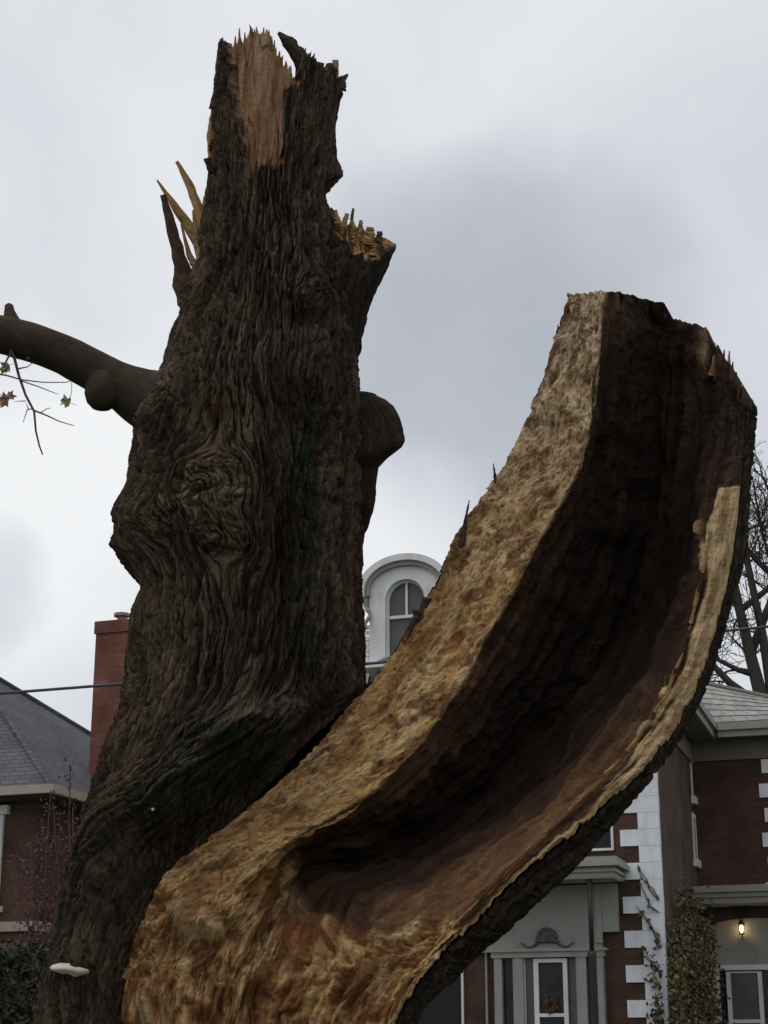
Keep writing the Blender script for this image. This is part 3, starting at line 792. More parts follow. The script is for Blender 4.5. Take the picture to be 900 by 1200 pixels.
    # ---- assemble: inner face, outer bark, broken end
    nI_ = NS * NV
    idx = np.arange(nI_).reshape(NV, NS)
    qi = np.stack([idx[:-1, :-1], idx[:-1, 1:], idx[1:, 1:], idx[1:, :-1]], -1).reshape(-1, 4)
    qo = (np.stack([idx[:-1, :-1], idx[1:, :-1], idx[1:, 1:], idx[:-1, 1:]], -1)).reshape(-1, 4)
    # inner mesh is the torn wood; outer the bark (a child of it)
    # end cap strip joins inner and outer ends
    capv = np.stack([I[-1], O[-1]], 0)
    V = np.concatenate([I.reshape(-1, 3), capv.reshape(-1, 3)])
    cidx = nI_ + np.arange(2 * NS).reshape(2, NS)
    qc = np.stack([cidx[0, :-1], cidx[0, 1:], cidx[1, 1:], cidx[1, :-1]], -1)
    ccol = np.concatenate([col.reshape(-1, 3), np.tile(C(.07, .04, .025), (2 * NS, 1))])
    cgr = np.concatenate([np.stack([gu, gv], -1).reshape(-1, 2), np.stack([np.stack([frac * 3, frac * 0], -1)] * 2).reshape(-1, 2)])
    me = quads_mesh('split_stem', V - BASE, np.concatenate([qi, qc]), ccol, cgr)
    st_ = link('split_stem', me, M['wood'], tree)
    st_['label'] = 'hollow torn stem with tan sapwood and dark rotten heart'
    # bark keeps every second column
    O2 = O[::1, ::2]; 
    mo = grid_mesh('stem_bark', O2 - BASE, oc[::1, ::2], np.stack([ou, gv], -1)[::1, ::2])
    link('stem_bark', mo, M['bark'], st_)
    return st_
stem = make_stem()

# ---------------------------------------------------------------- splinters, stubs, limbs
def splinter(pts, w, Y, mat, parent=tree, thick=.6, seed=0, name='splinter', jit=.13):
    """ragged tapering shard; pts are photo pixels, w widths in pixels"""
    rnd = random.Random(seed)
    n = 14; P2 = np.array(pts, float); t = np.linspace(0, len(P2) - 1, n)
    xs = np.interp(t, range(len(P2)), P2[:, 0]); ys = np.interp(t, range(len(P2)), P2[:, 1]); ws = np.interp(t, range(len(P2)), w)
    Ys = np.linspace(Y[0], Y[1], n) if hasattr(Y, '__len__') else np.full(n, Y)
    m = MB(); V = []
    for i in range(n):
        j = min(i + 1, n - 1); k = max(i - 1, 0)
        d = np.array([xs[j] - xs[k], ys[j] - ys[k]]); d /= np.hypot(*d) + 1e-9; nx, ny = -d[1], d[0]
        hw = ws[i] / 2
        a = hw * (1 + rnd.uniform(-jit, jit)); b = hw * (1 + rnd.uniform(-jit, jit))
        dp = hw * .0042 * thick
        q = [P(xs[i] + nx * a, ys[i] + ny * a, Ys[i]), P(xs[i] + nx * a * .2, ys[i] + ny * a * .2, Ys[i] - dp * rnd.uniform(.7, 1.3)), P(xs[i] - nx * b * .5, ys[i] - ny * b * .5, Ys[i] - dp * rnd.uniform(.5, 1.2)),
             P(xs[i] - nx * b, ys[i] - ny * b, Ys[i]), P(xs[i], ys[i], Ys[i] + dp)]
        V += [p - BASE for p in q]
    f = [(i * 5 + k, i * 5 + (k + 1) % 5, (i + 1) * 5 + (k + 1) % 5, (i + 1) * 5 + k) for i in range(n - 1) for k in range(5)]
    f += [(4, 3, 2, 1, 0), tuple((n - 1) * 5 + k for k in range(5))]
    m.add(V, f)
    return m.build(name, mat, parent)

T_, D_ = M['splinter_tan'], M['splinter_dark']
# bark spire and shards at the broken top
splinter([(376, 104), (364, 82), (350, 64), (338, 50), (326, 38)], [32, 30, 21, 13, 3], (8.34, 8.2), M['bark_shard'], seed=1, jit=.38)
splinter([(392, 92), (393, 80), (393, 70)], [8, 8, 7], 8.38, T_, seed=2)
splinter([(398, 106), (401, 93), (408, 87)], [16, 9, 2], 8.38, D_, seed=3)
for i, (x, y0, y1, w) in enumerate(((282, 70, 33, 5), (287, 72, 38, 4), (294, 70, 35, 5), (302, 70, 31, 6), (309, 72, 32, 7), (314, 80, 35, 5), (323, 84, 47, 3), (276, 75, 42, 5))):
    splinter([(x - 1, y0), (x + (i % 3 - 1) * 1.5, y1)], [w + 3, 1.2], (8.235, 8.19), M['splinter_brown'], seed=10 + i)
# shards where the left branch was ripped off
splinter([(226, 350), (214, 318), (206, 285), (198, 255), (191, 228)], [26, 19, 14, 11, 7], (8.36, 8.3), D_, seed=41)
splinter([(240, 296), (224, 270), (205, 242), (184, 211)], [20, 13, 9, 2], (8.42, 8.36), T_, seed=42)
splinter([(242, 275), (234, 248), (222, 216), (207, 189)], [16, 12, 9, 4], (8.46, 8.5), T_, seed=43)
splinter([(238, 310), (232, 285), (226, 246)], [14, 10, 2], (8.40, 8.4), T_, seed=44)
splinter([(236, 290), (238, 262), (240, 230)], [12, 9, 3], (8.44, 8.5), T_, seed=45)
splinter([(234, 320), (222, 300), (212, 262)], [12, 7, 2], (8.40, 8.4), T_, seed=46)
splinter([(248, 192), (246, 160), (249, 128)], [8, 8, 3], 8.47, T_, seed=47)
splinter([(222, 360), (210, 335), (206, 312)], [24, 16, 4], (8.36, 8.36), D_, seed=48)

def loft(name, slices, left, Yc, depth, mat_bark, top=None, seed=0, wood=True, bot=None, amp=.03):
    """column of horizontal slices: slices = [(py, xright)], constant left px; jagged sloping torn top"""
    NU_, NV_ = 150, 130
    S_ = np.array(slices, float)
    th = np.linspace(0, 2 * math.pi, NU_, endpoint=False); ct = np.cos(th); st = np.sin(th)
    py0 = S_[:, 0].max(); f = np.linspace(0, 1, NV_)[:, None]
    o = np.argsort(S_[:, 0])
    if top is not None:
        xr_top = S_[o][0, 1]
        xt = left + (xr_top - left) * (.5 + .5 * ct)
        tp = np.interp(xt, [q[0] for q in top], [q[1] for q in top]) + 14 * (noise2(th * 6, th * 0, seed) - .5) + 8 * (noise2(th * 15, th * 0, seed + 1) - .5)
    else: tp = np.full(NU_, S_[:, 0].min())
    if top is not None: tp = tp + 26 * sstep(.2, -.7, st)
    py = py0 + (tp[None] - py0) * f
    xr = np.interp(py, S_[o, 0], S_[o, 1])
    rx = (xr - left) / 2; cx = (xr + left) / 2
    px = cx + rx * ct[None]; Y = Yc + np.minimum(depth, rx * .0046 * 1.2) * st[None]
    Pt = Pv(px, py, Y)
    g = np.stack([th[None] * .15 + 0 * py, Pt[..., 2]], -1)
    h, c1, c2, pl = bark_height(g[..., 0], g[..., 1], seed + 3)
    n = np.stack([ct[None] + 0 * py, st[None] + 0 * py, 0 * py], -1)
    Pt = Pt + n * ((h - .5) * amp + (fbm2(th[None] * 2 + 0 * py, Pt[..., 2] * 5, seed + 9, 3) - .5) * .04)[..., None]
    col = mixc(np.tile(C(.045, .034, .026), px.shape + (1,)), C(.078, .06, .046), sstep(.4, 1, c1) * .6)
    # cap
    nc = 14; topr = Pt[-1]; cen = topr.mean(0)
    caps = []; cc = []
    for i in range(1, nc + 1):
        t = i / nc
        row = topr * (1 - t) + cen * t
        if wood:
            row[:, 2] += .12 * (worley2(row[:, 0] / .035, row[:, 1] / .05, seed + 20)[2] - .45) * math.sin(math.pi * min(1, t * 1.2)) - .02 * t
        else: row[:, 2] += .03 * math.sqrt(max(0, 1 - (1 - t) ** 2))
        caps.append(row)
        k = noise2(row[:, 0] * 40, row[:, 1] * 40, seed + 22)
        cc.append(mixc(np.tile(C(.42, .25, .11), (NU_, 1)), C(.2, .09, .04), sstep(.4, .7, k)) if wood else np.tile(C(.05, .042, .034), (NU_, 1)))
    Pt = np.concatenate([Pt, np.stack(caps)]); col = np.concatenate([col, np.stack(cc)]); g = np.concatenate([g, np.tile(g[-1:], (nc, 1, 1))])
    me = grid_mesh(name, Pt - BASE, col, g, closed=True)
    return link(name, me, mat_bark, tree)

loft('broken_branch_stub', [(460, 405), (430, 413), (400, 420), (380, 424), (350, 432), (320, 446), (300, 456), (288, 462), (240, 462)], 360, 8.42, .2, M['bark'],
     top=[(360, 250), (388, 243), (400, 258), (420, 268), (440, 276), (450, 284), (463, 291)], seed=5)
for i, (a, b, w0, w1) in enumerate((((402, 266), (407, 250), 9, 5), ((412, 258), (414, 244), 4, 3), ((421, 282), (423, 258), 11, 4), ((432, 286), (434, 266), 14, 9), ((444, 292), (445, 271), 12, 6), ((414, 284), (416, 266), 13, 9), ((396, 262), (393, 246), 8, 4), ((446, 298), (463, 290), 12, 5), ((426, 300), (429, 284), 16, 11), ((438, 300), (440, 286), 14, 8))):
    splinter([a, b], [w0, w1], 8.3 + .012 * (i % 3), (T_, D_, M['splinter_brown'])[i % 3], seed=60 + i, jit=.3, thick=1.0)
loft('pruned_stub', [(648, 410), (638, 419), (620, 429), (600, 436), (580, 440), (560, 442), (548, 444), (536, 455), (524, 470), (517, 474), (503, 472), (488, 466), (476, 458), (468, 449), (464, 440)], 385, 8.55, .2, M['bark'], seed=15, wood=False, amp=.006)

def limb():
    pts = [(235, 480, 8.4, 62), (205, 478, 8.3, 50), (172, 468, 8.3, 37), (142, 452, 8.28, 28), (110, 434, 8.25, 25), (75, 415, 8.2, 24), (40, 402, 8.15, 23), (8, 393, 8.1, 23), (-30, 385, 8.05, 22), (-80, 372, 8.0, 20), (-140, 350, 7.95, 18), (-190, 330, 7.9, 15)]
    A = np.array(pts, float); n = 140; NU_ = 60
    t = np.linspace(0, len(A) - 1, n); k = np.arange(len(A))
    Q = np.stack([np.interp(t, k, A[:, i]) for i in range(4)], 1)
    ker = np.exp(-np.linspace(-2, 2, 17) ** 2); ker /= ker.sum()
    for i in range(4): Q[:, i] = np.convolve(np.pad(Q[:, i], 8, 'edge'), ker, 'valid')
    cen = Pv(Q[:, 0], Q[:, 1], Q[:, 2]); rad = Q[:, 3] * .0043
    tang = np.gradient(cen, axis=0); tang /= np.linalg.norm(tang, axis=1, keepdims=True)
    up = np.cross(tang, [0, 1, 0]); up /= np.linalg.norm(up, axis=1, keepdims=True); sd_ = np.cross(tang, up)
    th = np.linspace(0, 2 * math.pi, NU_, endpoint=False)
    al = np.arange(n) / n
    bulge = 1 + .10 * (fbm2(th[None] * 1.0 + 0 * al[:, None], al[:, None] * 9 + 0 * th[None], 55, 3) - .5) + .02 * (noise2(th[None] * 9 + 0 * al[:, None], al[:, None] * 40 + 0 * th[None], 56) - .5)
    Pt = cen[:, None] + (np.cos(th)[None, :, None] * up[:, None] + np.sin(th)[None, :, None] * sd_[:, None]) * (rad[:, None] * bulge)[..., None]
    me = grid_mesh('branch', Pt - BASE, closed=True)
    b = link('branch', me, M['smooth_bark'], tree)
    # nub on top and knob below
    m = MB(); m.tube([P(18, 392, 8.12) - BASE, P(13, 376, 8.1) - BASE, P(11, 365, 8.1) - BASE, P(10.5, 358, 8.1) - BASE, P(10.5, 356, 8.1) - BASE], [.10, .045, .028, .022, .01], 12)
    m.build('branch_nub', M['smooth_bark'], b, True)
    m = MB(); c = P(120, 460, 8.22) - BASE
    m.lathe(c, [(.005, -.098), (.05, -.085), (.078, -.055), (.092, -.01), (.088, .05), (.07, .1), (.02, .13)], 24)
    m.build('burl', M['smooth_bark'], b, True)
    # twigs below the branch
    tw = [([(12, 410), (17, 420), (22, 440), (30, 463), (40, 482), (42, 505), (46, 522), (50, 533)], 2.3),
          ([(13, 412), (7, 424), (4, 436)], 1.5), ([(-10, 437), (8, 440), (25, 445), (50, 448), (78, 448), (84, 446)], 1.2), ([(24, 446), (45, 453), (60, 459), (68, 462)], .9),
          ([(40, 481), (55, 487), (70, 494), (87, 499)], 1.2), ([(39, 479), (32, 480), (27, 495)], 1.0), ([(22, 432), (32, 430), (40, 424)], 1.0), ([(47, 484), (55, 479), (60, 478)], .7), ([(30, 470), (22, 470), (17, 471)], .7), ([(34, 480), (30, 472)], .8)]
    for pts_, w in tw:
        m = MB(); q = [P(x, y, 8.05 + .02 * math.sin(i)) - BASE for i, (x, y) in enumerate(pts_)]
        rr = [w * .0042 * (1 - .6 * i / (len(q) - 1)) for i in range(len(q))]
        m.tube(q, rr, 6); m.build('twig', M['twig'], b, True)
    def leaf(x, y, s_, ang, mat, seed):
        rnd = random.Random(seed); c = P(x, y, 8.05) - BASE; m = MB()
        out = []
        for k_, (a, r) in enumerate(((0, 1), (22, .62), (45, .9), (70, .5), (95, .8), (130, .42), (180, .35), (230, .42), (265, .8), (290, .5), (315, .9), (338, .62))):
            w = R(a + ang); rr = r * s_ * .0042 * rnd.uniform(.85, 1.15)
            out.append(c + np.array([rr * math.cos(w), .012 * math.sin(a * .05 + seed), rr * math.sin(w)]))
        V = [c + np.array([0, .008, 0])] + out; n_ = len(out)
        V2 = V + [v + np.array([0, .0012, 0]) for v in V]
        f = [(0, i + 1, (i + 1) % n_ + 1) for i in range(n_)] + [(n_ + 1, n_ + 1 + (i + 1) % n_ + 1, n_ + 1 + i + 1) for i in range(n_)]
        m.add(V2, f); m.tube([c, c + np.array([.0042 * s_ * 1.1 * math.cos(R(ang + 180)), 0, .0042 * s_ * 1.1 * math.sin(R(ang + 180))])], .0012, 4)
        m.build('leaf', mat, b)
    leaf(79, 471, 11, 160, M['leaf_green'], 1); leaf(8, 429, 10, 200, M['leaf_rust'], 2); leaf(5, 435, 7, 120, M['leaf_green'], 3)
    leaf(6, 469, 13, 200, M['leaf_rust'], 4); leaf(11, 465, 9, 60, M['leaf_rust'], 5)
    leaf(33, 420, 3, 60, M['leaf_rust'], 6)
    # stalk that carries the green leaf
    m = MB(); m.tube([P(84, 446, 8.05) - BASE, P(84, 460, 8.05) - BASE, P(80, 471, 8.05) - BASE], .0016, 5); m.build('twig', M['twig'], b)
    m = MB(); m.tube([P(-10, 437, 8.05) - BASE, P(-8, 455, 8.05) - BASE, P(8, 469, 8.05) - BASE], .002, 5); m.build('twig', M['twig'], b)
limb()

# loose splinters on the stem's lip and edges
rl = random.Random(9)
lipc = [(ST[k][5], ST[k][6]) for k in range(3, 11)]
for i in range(26):
    k = rl.uniform(0, len(lipc) - 1.01); j = int(k); f = k - j
    a = np.array(lipc[j][0]) * (1 - f) + np.array(lipc[j + 1][0]) * f
    d = np.array(lipc[j + 1][0]) - np.array(lipc[j][0]); d = d[:2] / np.hypot(*d[:2])
    ln = rl.uniform(10, 26); sd_ = rl.uniform(.3, 3.5)
    tip = a[:2] + d * ln + np.array([-d[1], d[0]]) * -sd_ * -1 * rl.choice((-1, -1, .4))
    splinter([tuple(a[:2]), tuple(tip)], [rl.uniform(3, 7), .8], (a[2] + .015, a[2] - .012), T_, stem, seed=100 + i)
for i, (x, y0, y1, w, Y) in enumerate(((836, 440, 402, 7, 8.22), (841, 446, 404, 6, 8.2), (847, 450, 410, 5, 8.2), (853, 452, 411, 6, 8.16), (858, 458, 424, 5, 8.14), (864, 470, 436, 6, 8.1), (870, 486, 450, 7, 8.08), (874, 492, 458, 8, 8.08), (878, 496, 470, 8, 8.1), (830, 430, 398, 7, 8.24))):
    splinter([(x - 1, y0), (x + rl.uniform(-1, 2), y1)], [w + 3, 1.5], Y, D_ if i % 3 else T_, stem, seed=140 + i)
for i, (a, b, w) in enumerate((((581, 566), (578, 543), 3), ((540, 640), (550, 586), 7), ((500, 700), (490, 742), 9), ((490, 716), (476, 752), 10), ((652, 402), (654, 380), 4))):
    splinter([a, b], [w + 2, 1], 8.2, M['bark_shard'], stem, seed=160 + i, jit=.3)

# shelf fungus on the bark and a pale nail head
def fungus():
    c = FUNG[0] + np.array([0, -.07, 0]); o = empty('bracket_fungus', c)
    tag(o, 'small cream shelf fungus low on the dark bark', 'fungus')
    m = MB(); n = 18; V = []; prof = ((.0, .018), (.5, .02), (.9, .008), (1.0, -.006), (.9, -.018), (.45, -.03))
    for r_, z in prof:
        for k in range(n):
            w = math.pi + math.pi * k / (n - 1)
            V.append((.09 * r_ * math.cos(w) * (1 + .03 * math.sin(3 * w)), .085 * r_ * math.sin(w) + .05, z * .8 + .003 * math.cos(w * 4) - .1 * .09 * math.cos(w)))
    f = [(i * n + k, i * n + k + 1, (i + 1) * n + k + 1, (i + 1) * n + k) for i in range(len(prof) - 1) for k in range(n - 1)]
    f += [tuple((len(prof) - 1) * n + k for k in range(n - 1, -1, -1))]
    m.add(V, f); m.build('shelf', M['fungus'], o, True)
fungus()
def nail():
    o = MB().lathe((0, 0, 0), [(.003, -.006), (.007, -.003), (.008, .0), (.007, .003), (.003, .006)], 10).build('nail_head', M['fungus'], None, True)
    o.location = FUNG[1] + np.array([0, -.012, 0]); o.rotation_euler = (R(90), 0, 0)
    tag(o, 'tiny pale nail head in the mossy bark above the wound', 'nail')
nail()

# ================================================================ HOUSES
def frame_fn(px, py, Y, yaw):
    o = P(px, py, Y); O = np.array([o[0], Y, 0.0]); a = -R(yaw)
    ex = np.array([math.cos(a), math.sin(a), 0]); ey = np.array([-math.sin(a), math.cos(a), 0])
    C0 = np.array([0, 0, CAMZ])
    def LY(px, py, c=0.0):          # hit local plane y=c -> (x,z)
        d = ray(px, py); s = (c - (C0 - O) @ ey) / (d @ ey); q = C0 + d * s - O
        return float(q @ ex), float(q[2])
    def LX(px, py, c=0.0):          # hit local plane x=c -> (y,z)
        d = ray(px, py); s = (c - (C0 - O) @ ex) / (d @ ex); q = C0 + d * s - O
        return float(q @ ey), float(q[2])
    return O, a, LY, LX

def window_part(h, x0, x1, z0, z1, y, name='window', glass=None, bars=True, fw=.07, sill=True, crown=False):
    """window on a wall facing -y at plane y"""
    f = MB()
    f.box(x0, x0 + fw, y - .06, y + .02, z0, z1).box(x1 - fw, x1, y - .06, y + .02, z0, z1)
    f.box(x0 + fw, x1 - fw, y - .06, y + .02, z1 - fw, z1).box(x0 + fw, x1 - fw, y - .06, y + .02, z0, z0 + fw)
    if bars:
        zm = (z0 + z1) / 2; f.box(x0 + fw, x1 - fw, y - .045, y + .02, zm - .025, zm + .025)
    w = f.build(name, M['white'], h)
    MB().box(x0 + fw, x1 - fw, y - .012, y + .01, z0 + fw, z1 - fw).build('pane', glass or M['glass'], w)
    if sill: MB().box(x0 - .08, x1 + .08, y - .12, y + .02, z0 - .1, z0 - .002).build('sill', M['white'], w)
    if crown: MB().box(x0 - .1, x1 + .1, y - .1, y + .02, z1 + .002, z1 + .16).build('lintel', M['white'], w)
    return w

def house_right():
    O, a, LY, LX = frame_fn(772, 1000, 32.0, 17.5)
    h = empty('brick_house', O, a)
    tag(h, 'dark red brick house with white quoins, arched dormer and white porch', 'house')
    Wd = 8.8
    ye, _ = LX(815, 1000, 0.0)                      # where side wall meets the wing
    ze = LY(870, 858, ye - .5)[1]; print('eave', ze, LX(822, 812, .55))
    yw = ye
    print('house side len', ye, 'eave z', ze)
    MB().box(-Wd, -.001, .0, yw + 6, -.2, ze - .12).build('wall', M['brick'], h)
    MB().box(-.002, .02, .02, yw + .5, -.2, ze - .125).build('side_wall', M['brick_side'], h)
    # quoins
    zt = ze - .3; k = 0; z = .3
    while z < zt:
        w = .70 if k % 2 else .36
        MB().box(-w, .03 + .004 * (k % 2), -.035, .15, z + .001, z + .302).build('quoin', M['quoin'], h)
        z += .306; k += 1
    # eaves of the main block
    e = MB(); ov = .55
    e.box(-Wd - ov, ov, -ov, yw + 6.4, ze - .06, ze)                      # soffit board
    so = e.build('soffit', M['soffit'], h)
    f = MB()
    f.box(ov + .002, ov + .06, -ov - .06, yw - .15, ze - .10, ze + .16); f.box(-Wd - ov, ov + .001, -ov - .06, -ov - .002, ze - .10, ze + .06)
    f.box(ov + .062, ov + .13, -ov - .13, yw - .16, ze + .06, ze + .2); f.box(-Wd - ov, ov + .061, -ov - .13, -ov - .062, ze + .0, ze + .1)
    f.build('fascia', M['cream'], so)
    fr = MB(); fr.box(.022, .07, .16, yw, ze - .55, ze - .13); fr.box(-Wd, .07, -.05, -.001, ze - .55, ze - .13)
    fr.build('frieze', M['soffit'], h)
    # mansard
    ztm = ze + 1.55; rf = MB()
    lo = [(-Wd - ov, -ov), (ov, -ov), (ov, yw + 6), (-Wd - ov, yw + 6)]; ins = 1.0
    up_ = [(-Wd - ov + ins, -ov + ins), (ov - ins, -ov + ins), (ov - ins, yw + 6 - ins), (-Wd - ov + ins, yw + 6 - ins)]
    V = [(x, y, ze + .01) for x, y in lo] + [(x, y, ztm) for x, y in up_] + [(-Wd / 2, yw / 2 + 1.5, ztm + .5)]
    rf.add(V, [(i, (i + 1) % 4, (i + 1) % 4 + 4, i + 4) for i in range(4)] + [(4 + i, 4 + (i + 1) % 4, 8) for i in range(4)])
    roof = rf.build('roof', M['shingle'], h)
    # ---------------- dormer
    yd = -.52
    cx, zsp = LY(475, 690, yd); _, ztop = LY(474, 651, yd); xl, _ = LY(422, 690, yd); _, zb = LY(440, 778, yd)
    xi, _ = LY(433, 690, yd); wl, _ = LY(452, 720, yd); _, wt = LY(475, 679, yd); _, wm = LY(465, 722, yd)
    hw = cx - xl; hi = cx - xi; wi = cx - wl
    # slates of the mansard front near the dormer
    sl = bpy.data.meshes.new('slate')
    q = MB().box(-.125, .125, -.02, .0, 0, .26); sl.from_pydata(q.v, [], q.f); sl.materials.append(M['slate'])
    tilt = -math.atan2(1.0, 1.55)
    for r_ in range(7):
        for c_ in range(24):
            x = -3.4 - c_ * .256 + (.128 if r_ % 2 else 0); t = r_ * .2
            if abs(x - cx) < hi + .12: continue
            so_ = bpy.data.objects.new('slate', sl); COL.objects.link(so_); so_.parent = roof
            so_.location = (x, -ov + 1.0 * t / 1.55 - .012, ze + .05 + t); so_.rotation_euler = (tilt + .04, 0, random.uniform(-.01, .01))
    d = MB(); n = 24
    arc = lambda hw_, rise, zb_: [(cx + hw_ * math.cos(math.pi - math.pi * i / n), zb_ + rise * math.sin(math.pi * i / n)) for i in range(n + 1)]
    # body with arched window opening
    ob = [(cx - hi, zb)] + arc(hi, ztop - zsp - .12, zsp) + [(cx + hi, zb)]
    ib = [(cx - wi, zb + .12)] + arc(wi, wi, wt - wi) + [(cx + wi, zb + .12)]
    d.ring(ob, ib, yd, yd + .25)
    dm = d.build('dormer', M['white'], h)
    b2 = MB(); b2.ring(ob, [(x, z) for x, z in arc_in(ob, cx, zb)], yd + .252, yd + 2.2); b2.build('dormer_cheek', M['cream'], dm)
    # hood mouldings
    oo = [(cx - hw - .06, zsp - .13), (cx - hw - .06, zsp)] + arc(hw, ztop - zsp, zsp) + [(cx + hw + .06, zsp), (cx + hw + .06, zsp - .13)]
    m1 = hw - .13
    ii = [(cx - m1, zsp - .13), (cx - m1, zsp)] + arc(m1, ztop - zsp - .13, zsp) + [(cx + m1, zsp), (cx + m1, zsp - .13)]
    MB().ring(oo, ii, yd - .16, yd + 2.2).build('hood', M['white'], dm)
    m2 = m1 - .09
    ii2 = [(cx - m2, zsp - .10), (cx - m2, zsp)] + arc(m2, ztop - zsp - .22, zsp) + [(cx + m2, zsp), (cx + m2, zsp - .10)]
    MB().ring([(x, z + .001) for x, z in ii], ii2, yd - .09, yd - .002).build('hood', M['cream'], dm)
    # window casing, sash, pane
    w2 = wi + .07; oo = [(cx - w2, zb + .10)] + arc(w2, w2, wt - wi) + [(cx + w2, zb + .10)]
    win = MB().ring(oo, ib, yd - .035, yd - .002).build('window', M['white'], dm)
    w3 = wi - .045; i3 = [(cx - w3, zb + .16)] + arc(w3, w3, wt - wi) + [(cx + w3, zb + .16)]
    s_ = MB().ring(ib, i3, yd + .08, yd + .14); s_.box(cx - w3, cx + w3, yd + .07, yd + .145, wm - .03, wm + .03); s_.box(cx - .02, cx + .02, yd + .075, yd + .13, wm + .03, wt - .03)
    s_.build('sash', M['white'], dm)
    pn = [(cx - wi, zb + .12)] + arc(wi, wi, wt - wi) + [(cx + wi, zb + .12)]
    MB().prism(pn, yd + .15, yd + .17).build('pane', M['glass_grey'], dm)
    MB().box(cx - hi - .1, cx + hi + .1, yd - .15, yd + .2, zb - .1, zb).build('sill', M['white'], dm)
    # carved scroll brackets either side
    for sx in (-1, 1):
        s2 = MB(); pts = [(cx + sx * (hi + .03 + .05 * math.sin(t * 2.2)), yd - .05, zsp - .15 - t * .16) for t in np.linspace(0, 4, 22)]
        s2.tube(pts, [.028 + .018 * abs(math.sin(t * 3)) for t in np.linspace(0, 4, 22)], 6); s2.build('scroll', M['cream'], dm)
        for q_ in range(7):
            z = zb + .06 + q_ * .11
            MB().box(cx + sx * (hi + .02) - (.16 if sx < 0 else 0), cx + sx * (hi + .02) + (.16 if sx > 0 else 0), yd + .02, yd + .05, z, z + .085).build('board', M['white'], dm)
    # ---------------- front windows (mostly behind the torn stem)
    xr, zt_ = LY(716, 905); _, zb_ = LY(716, 1000)
    window_part(h, xr - 1.05, xr, zb_ + .05, zt_ + .4, 0.0, fw=.045, sill=False, glass=M['screen'])
    window_part(h, -5.9, -4.85, zb_ + .05, zt_ + .4, 0.0)
    x0, z0_ = LY(484, 1245); x1, z1_ = LY(543, 1100)
    window_part(h, x0, x1, 1.5, z1_ + .1, 0.0, fw=.04, bars=False, sill=False, glass=M['screen'])
    xp, _ = LY(571, 1150); MB().tube([(xp, -.06, .1), (xp, -.06, ze - .7)], .025, 8).build('downpipe', M['cream'], h)
    # side windows
    for (pa, pb, qa, qb) in ((807.5, 813.5, 880, 930), (810, 814.5, 952, 1004)):
        y0, zt2 = LX(pa, qa, .02); y1, _ = LX(pb, qa + 5, .02); _, zb2 = LX(pa, qb, .02)
        w = MB(); w.box(.021, .05, y0, y0 + .12, zb2, zt2); w.box(.021, .05, y1 - .12, y1, zb2, zt2); w.box(.021, .05, y0 + .12, y1 - .12, zt2 - .12, zt2)
        wo = w.build('window', M['white'], h)
        MB().box(.021, .03, y0 + .12, y1 - .12, zb2, zt2 - .12).build('pane', M['glass'], wo)
        MB().box(.021, .11, y0 - .1, y1 + .1, zb2 - .16, zb2 - .002).build('sill', M['white'], wo)
    # ---------------- porch on the front
    pd = -1.15
    xa, zc = LY(722, 1006, pd); _, zc2 = LY(722, 1024, pd); xl_, _ = LY(520, 1006, pd)
    pr = MB(); xr_ = xa
    pr.box(xl_, xr_, pd, -.002, zc - .02, zc + .05); pr.box(xl_ - .03, xr_ + .05, pd - .05, -.003, zc - .12, zc - .021); pr.box(xl_ + .05, xr_ - .06, pd + .07, -.004, zc - .30, zc - .121)
    pr.box(xl_ + .0, xr_ - .02, pd + .03, -.005, zc - .22, zc - .17)
    por = pr.build('porch_cornice', M['cream'], h)
    MB().box(xl_ + .06, xr_ - .07, pd + .08, -.3, zc - .33, zc - .301).build('porch_ceiling', M['cream'], por)
    # tympanum panel over the door
    xd0, zd = LY(580, 1116, -.12); xd1, _ = LY(706, 1116, -.12)
    MB().box(xd0 - .4, xd1, -.12, -.001, zd, zc - .34).build('tympanum', M['cream'], h)
    x4, z4 = LY(706, 1092, -.14); x5, _ = LY(725, 1092, -.14)
    MB().box(x4 + .002, x5, -.14, -.002, z4, zc - .335).build('bracket', M['cream'], h)
    MB().box(x4 - .12, x4 - .0, -.16, -.122, z4 - .2, zc - .34).build('bracket', M['cream'], h)
    # door case
    fl = 1.15
    xs = [LY(q, 1150, -.14)[0] for q in (580, 589, 602, 614, 625.5, 631, 660, 665, 676, 688, 699, 708)]
    zt3 = LY(640, 1112, -.14)[1]; zt4 = LY(640, 1122, -.14)[1]
    dc = MB()
    for i0, i1 in ((0, 1), (2, 3), (8, 9), (10, 11)): dc.box(xs[i0], xs[i1], -.2, -.003, fl, zt4)
    dc.box(xs[0] - .05, xs[11] + .03, -.22, -.003, zt4, zt3); dc.box(xs[0] - .1, xs[11] + .08, -.26, -.003, zt3 - .05, zt3 + .001)
    case = dc.build('door_case', M['cream'], h)
    for i0, i1 in ((1, 2), (9, 10)): MB().box(xs[i0], xs[i1], -.06, -.01, fl, zt4).build('sidelight', M['glass'], case)
    dr = MB(); dr.box(xs[3], xs[3] + .02, -.11, -.01, fl, zt4); 
    dr.box(xs[4], xs[5], -.15, -.01, fl, zt4 - .02); dr.box(xs[6], xs[7], -.15, -.01, fl, zt4 - .02); dr.box(xs[5], xs[6], -.15, -.01, zt4 - .09, zt4 - .02)
    _, zm = LY(645, 1189, -.14); dr.box(xs[5], xs[6], -.15, -.01, zm - .04, zm + .02)
    door = dr.build('door', M['white'], h)
    MB().box(xs[5], xs[6], -.08, -.02, fl, zt4 - .09).build('pane', M['glass'], door)
    for i0, i1 in ((3, 4), (7, 8)): MB().box(xs[i0] + .021, xs[i1] - .001, -.07, -.02, fl, zt4).build('pane', M['glass_grey'], door)
    # carved crest over the door
    cxo, czo = LY(641, 1098, -.16); cr = MB()
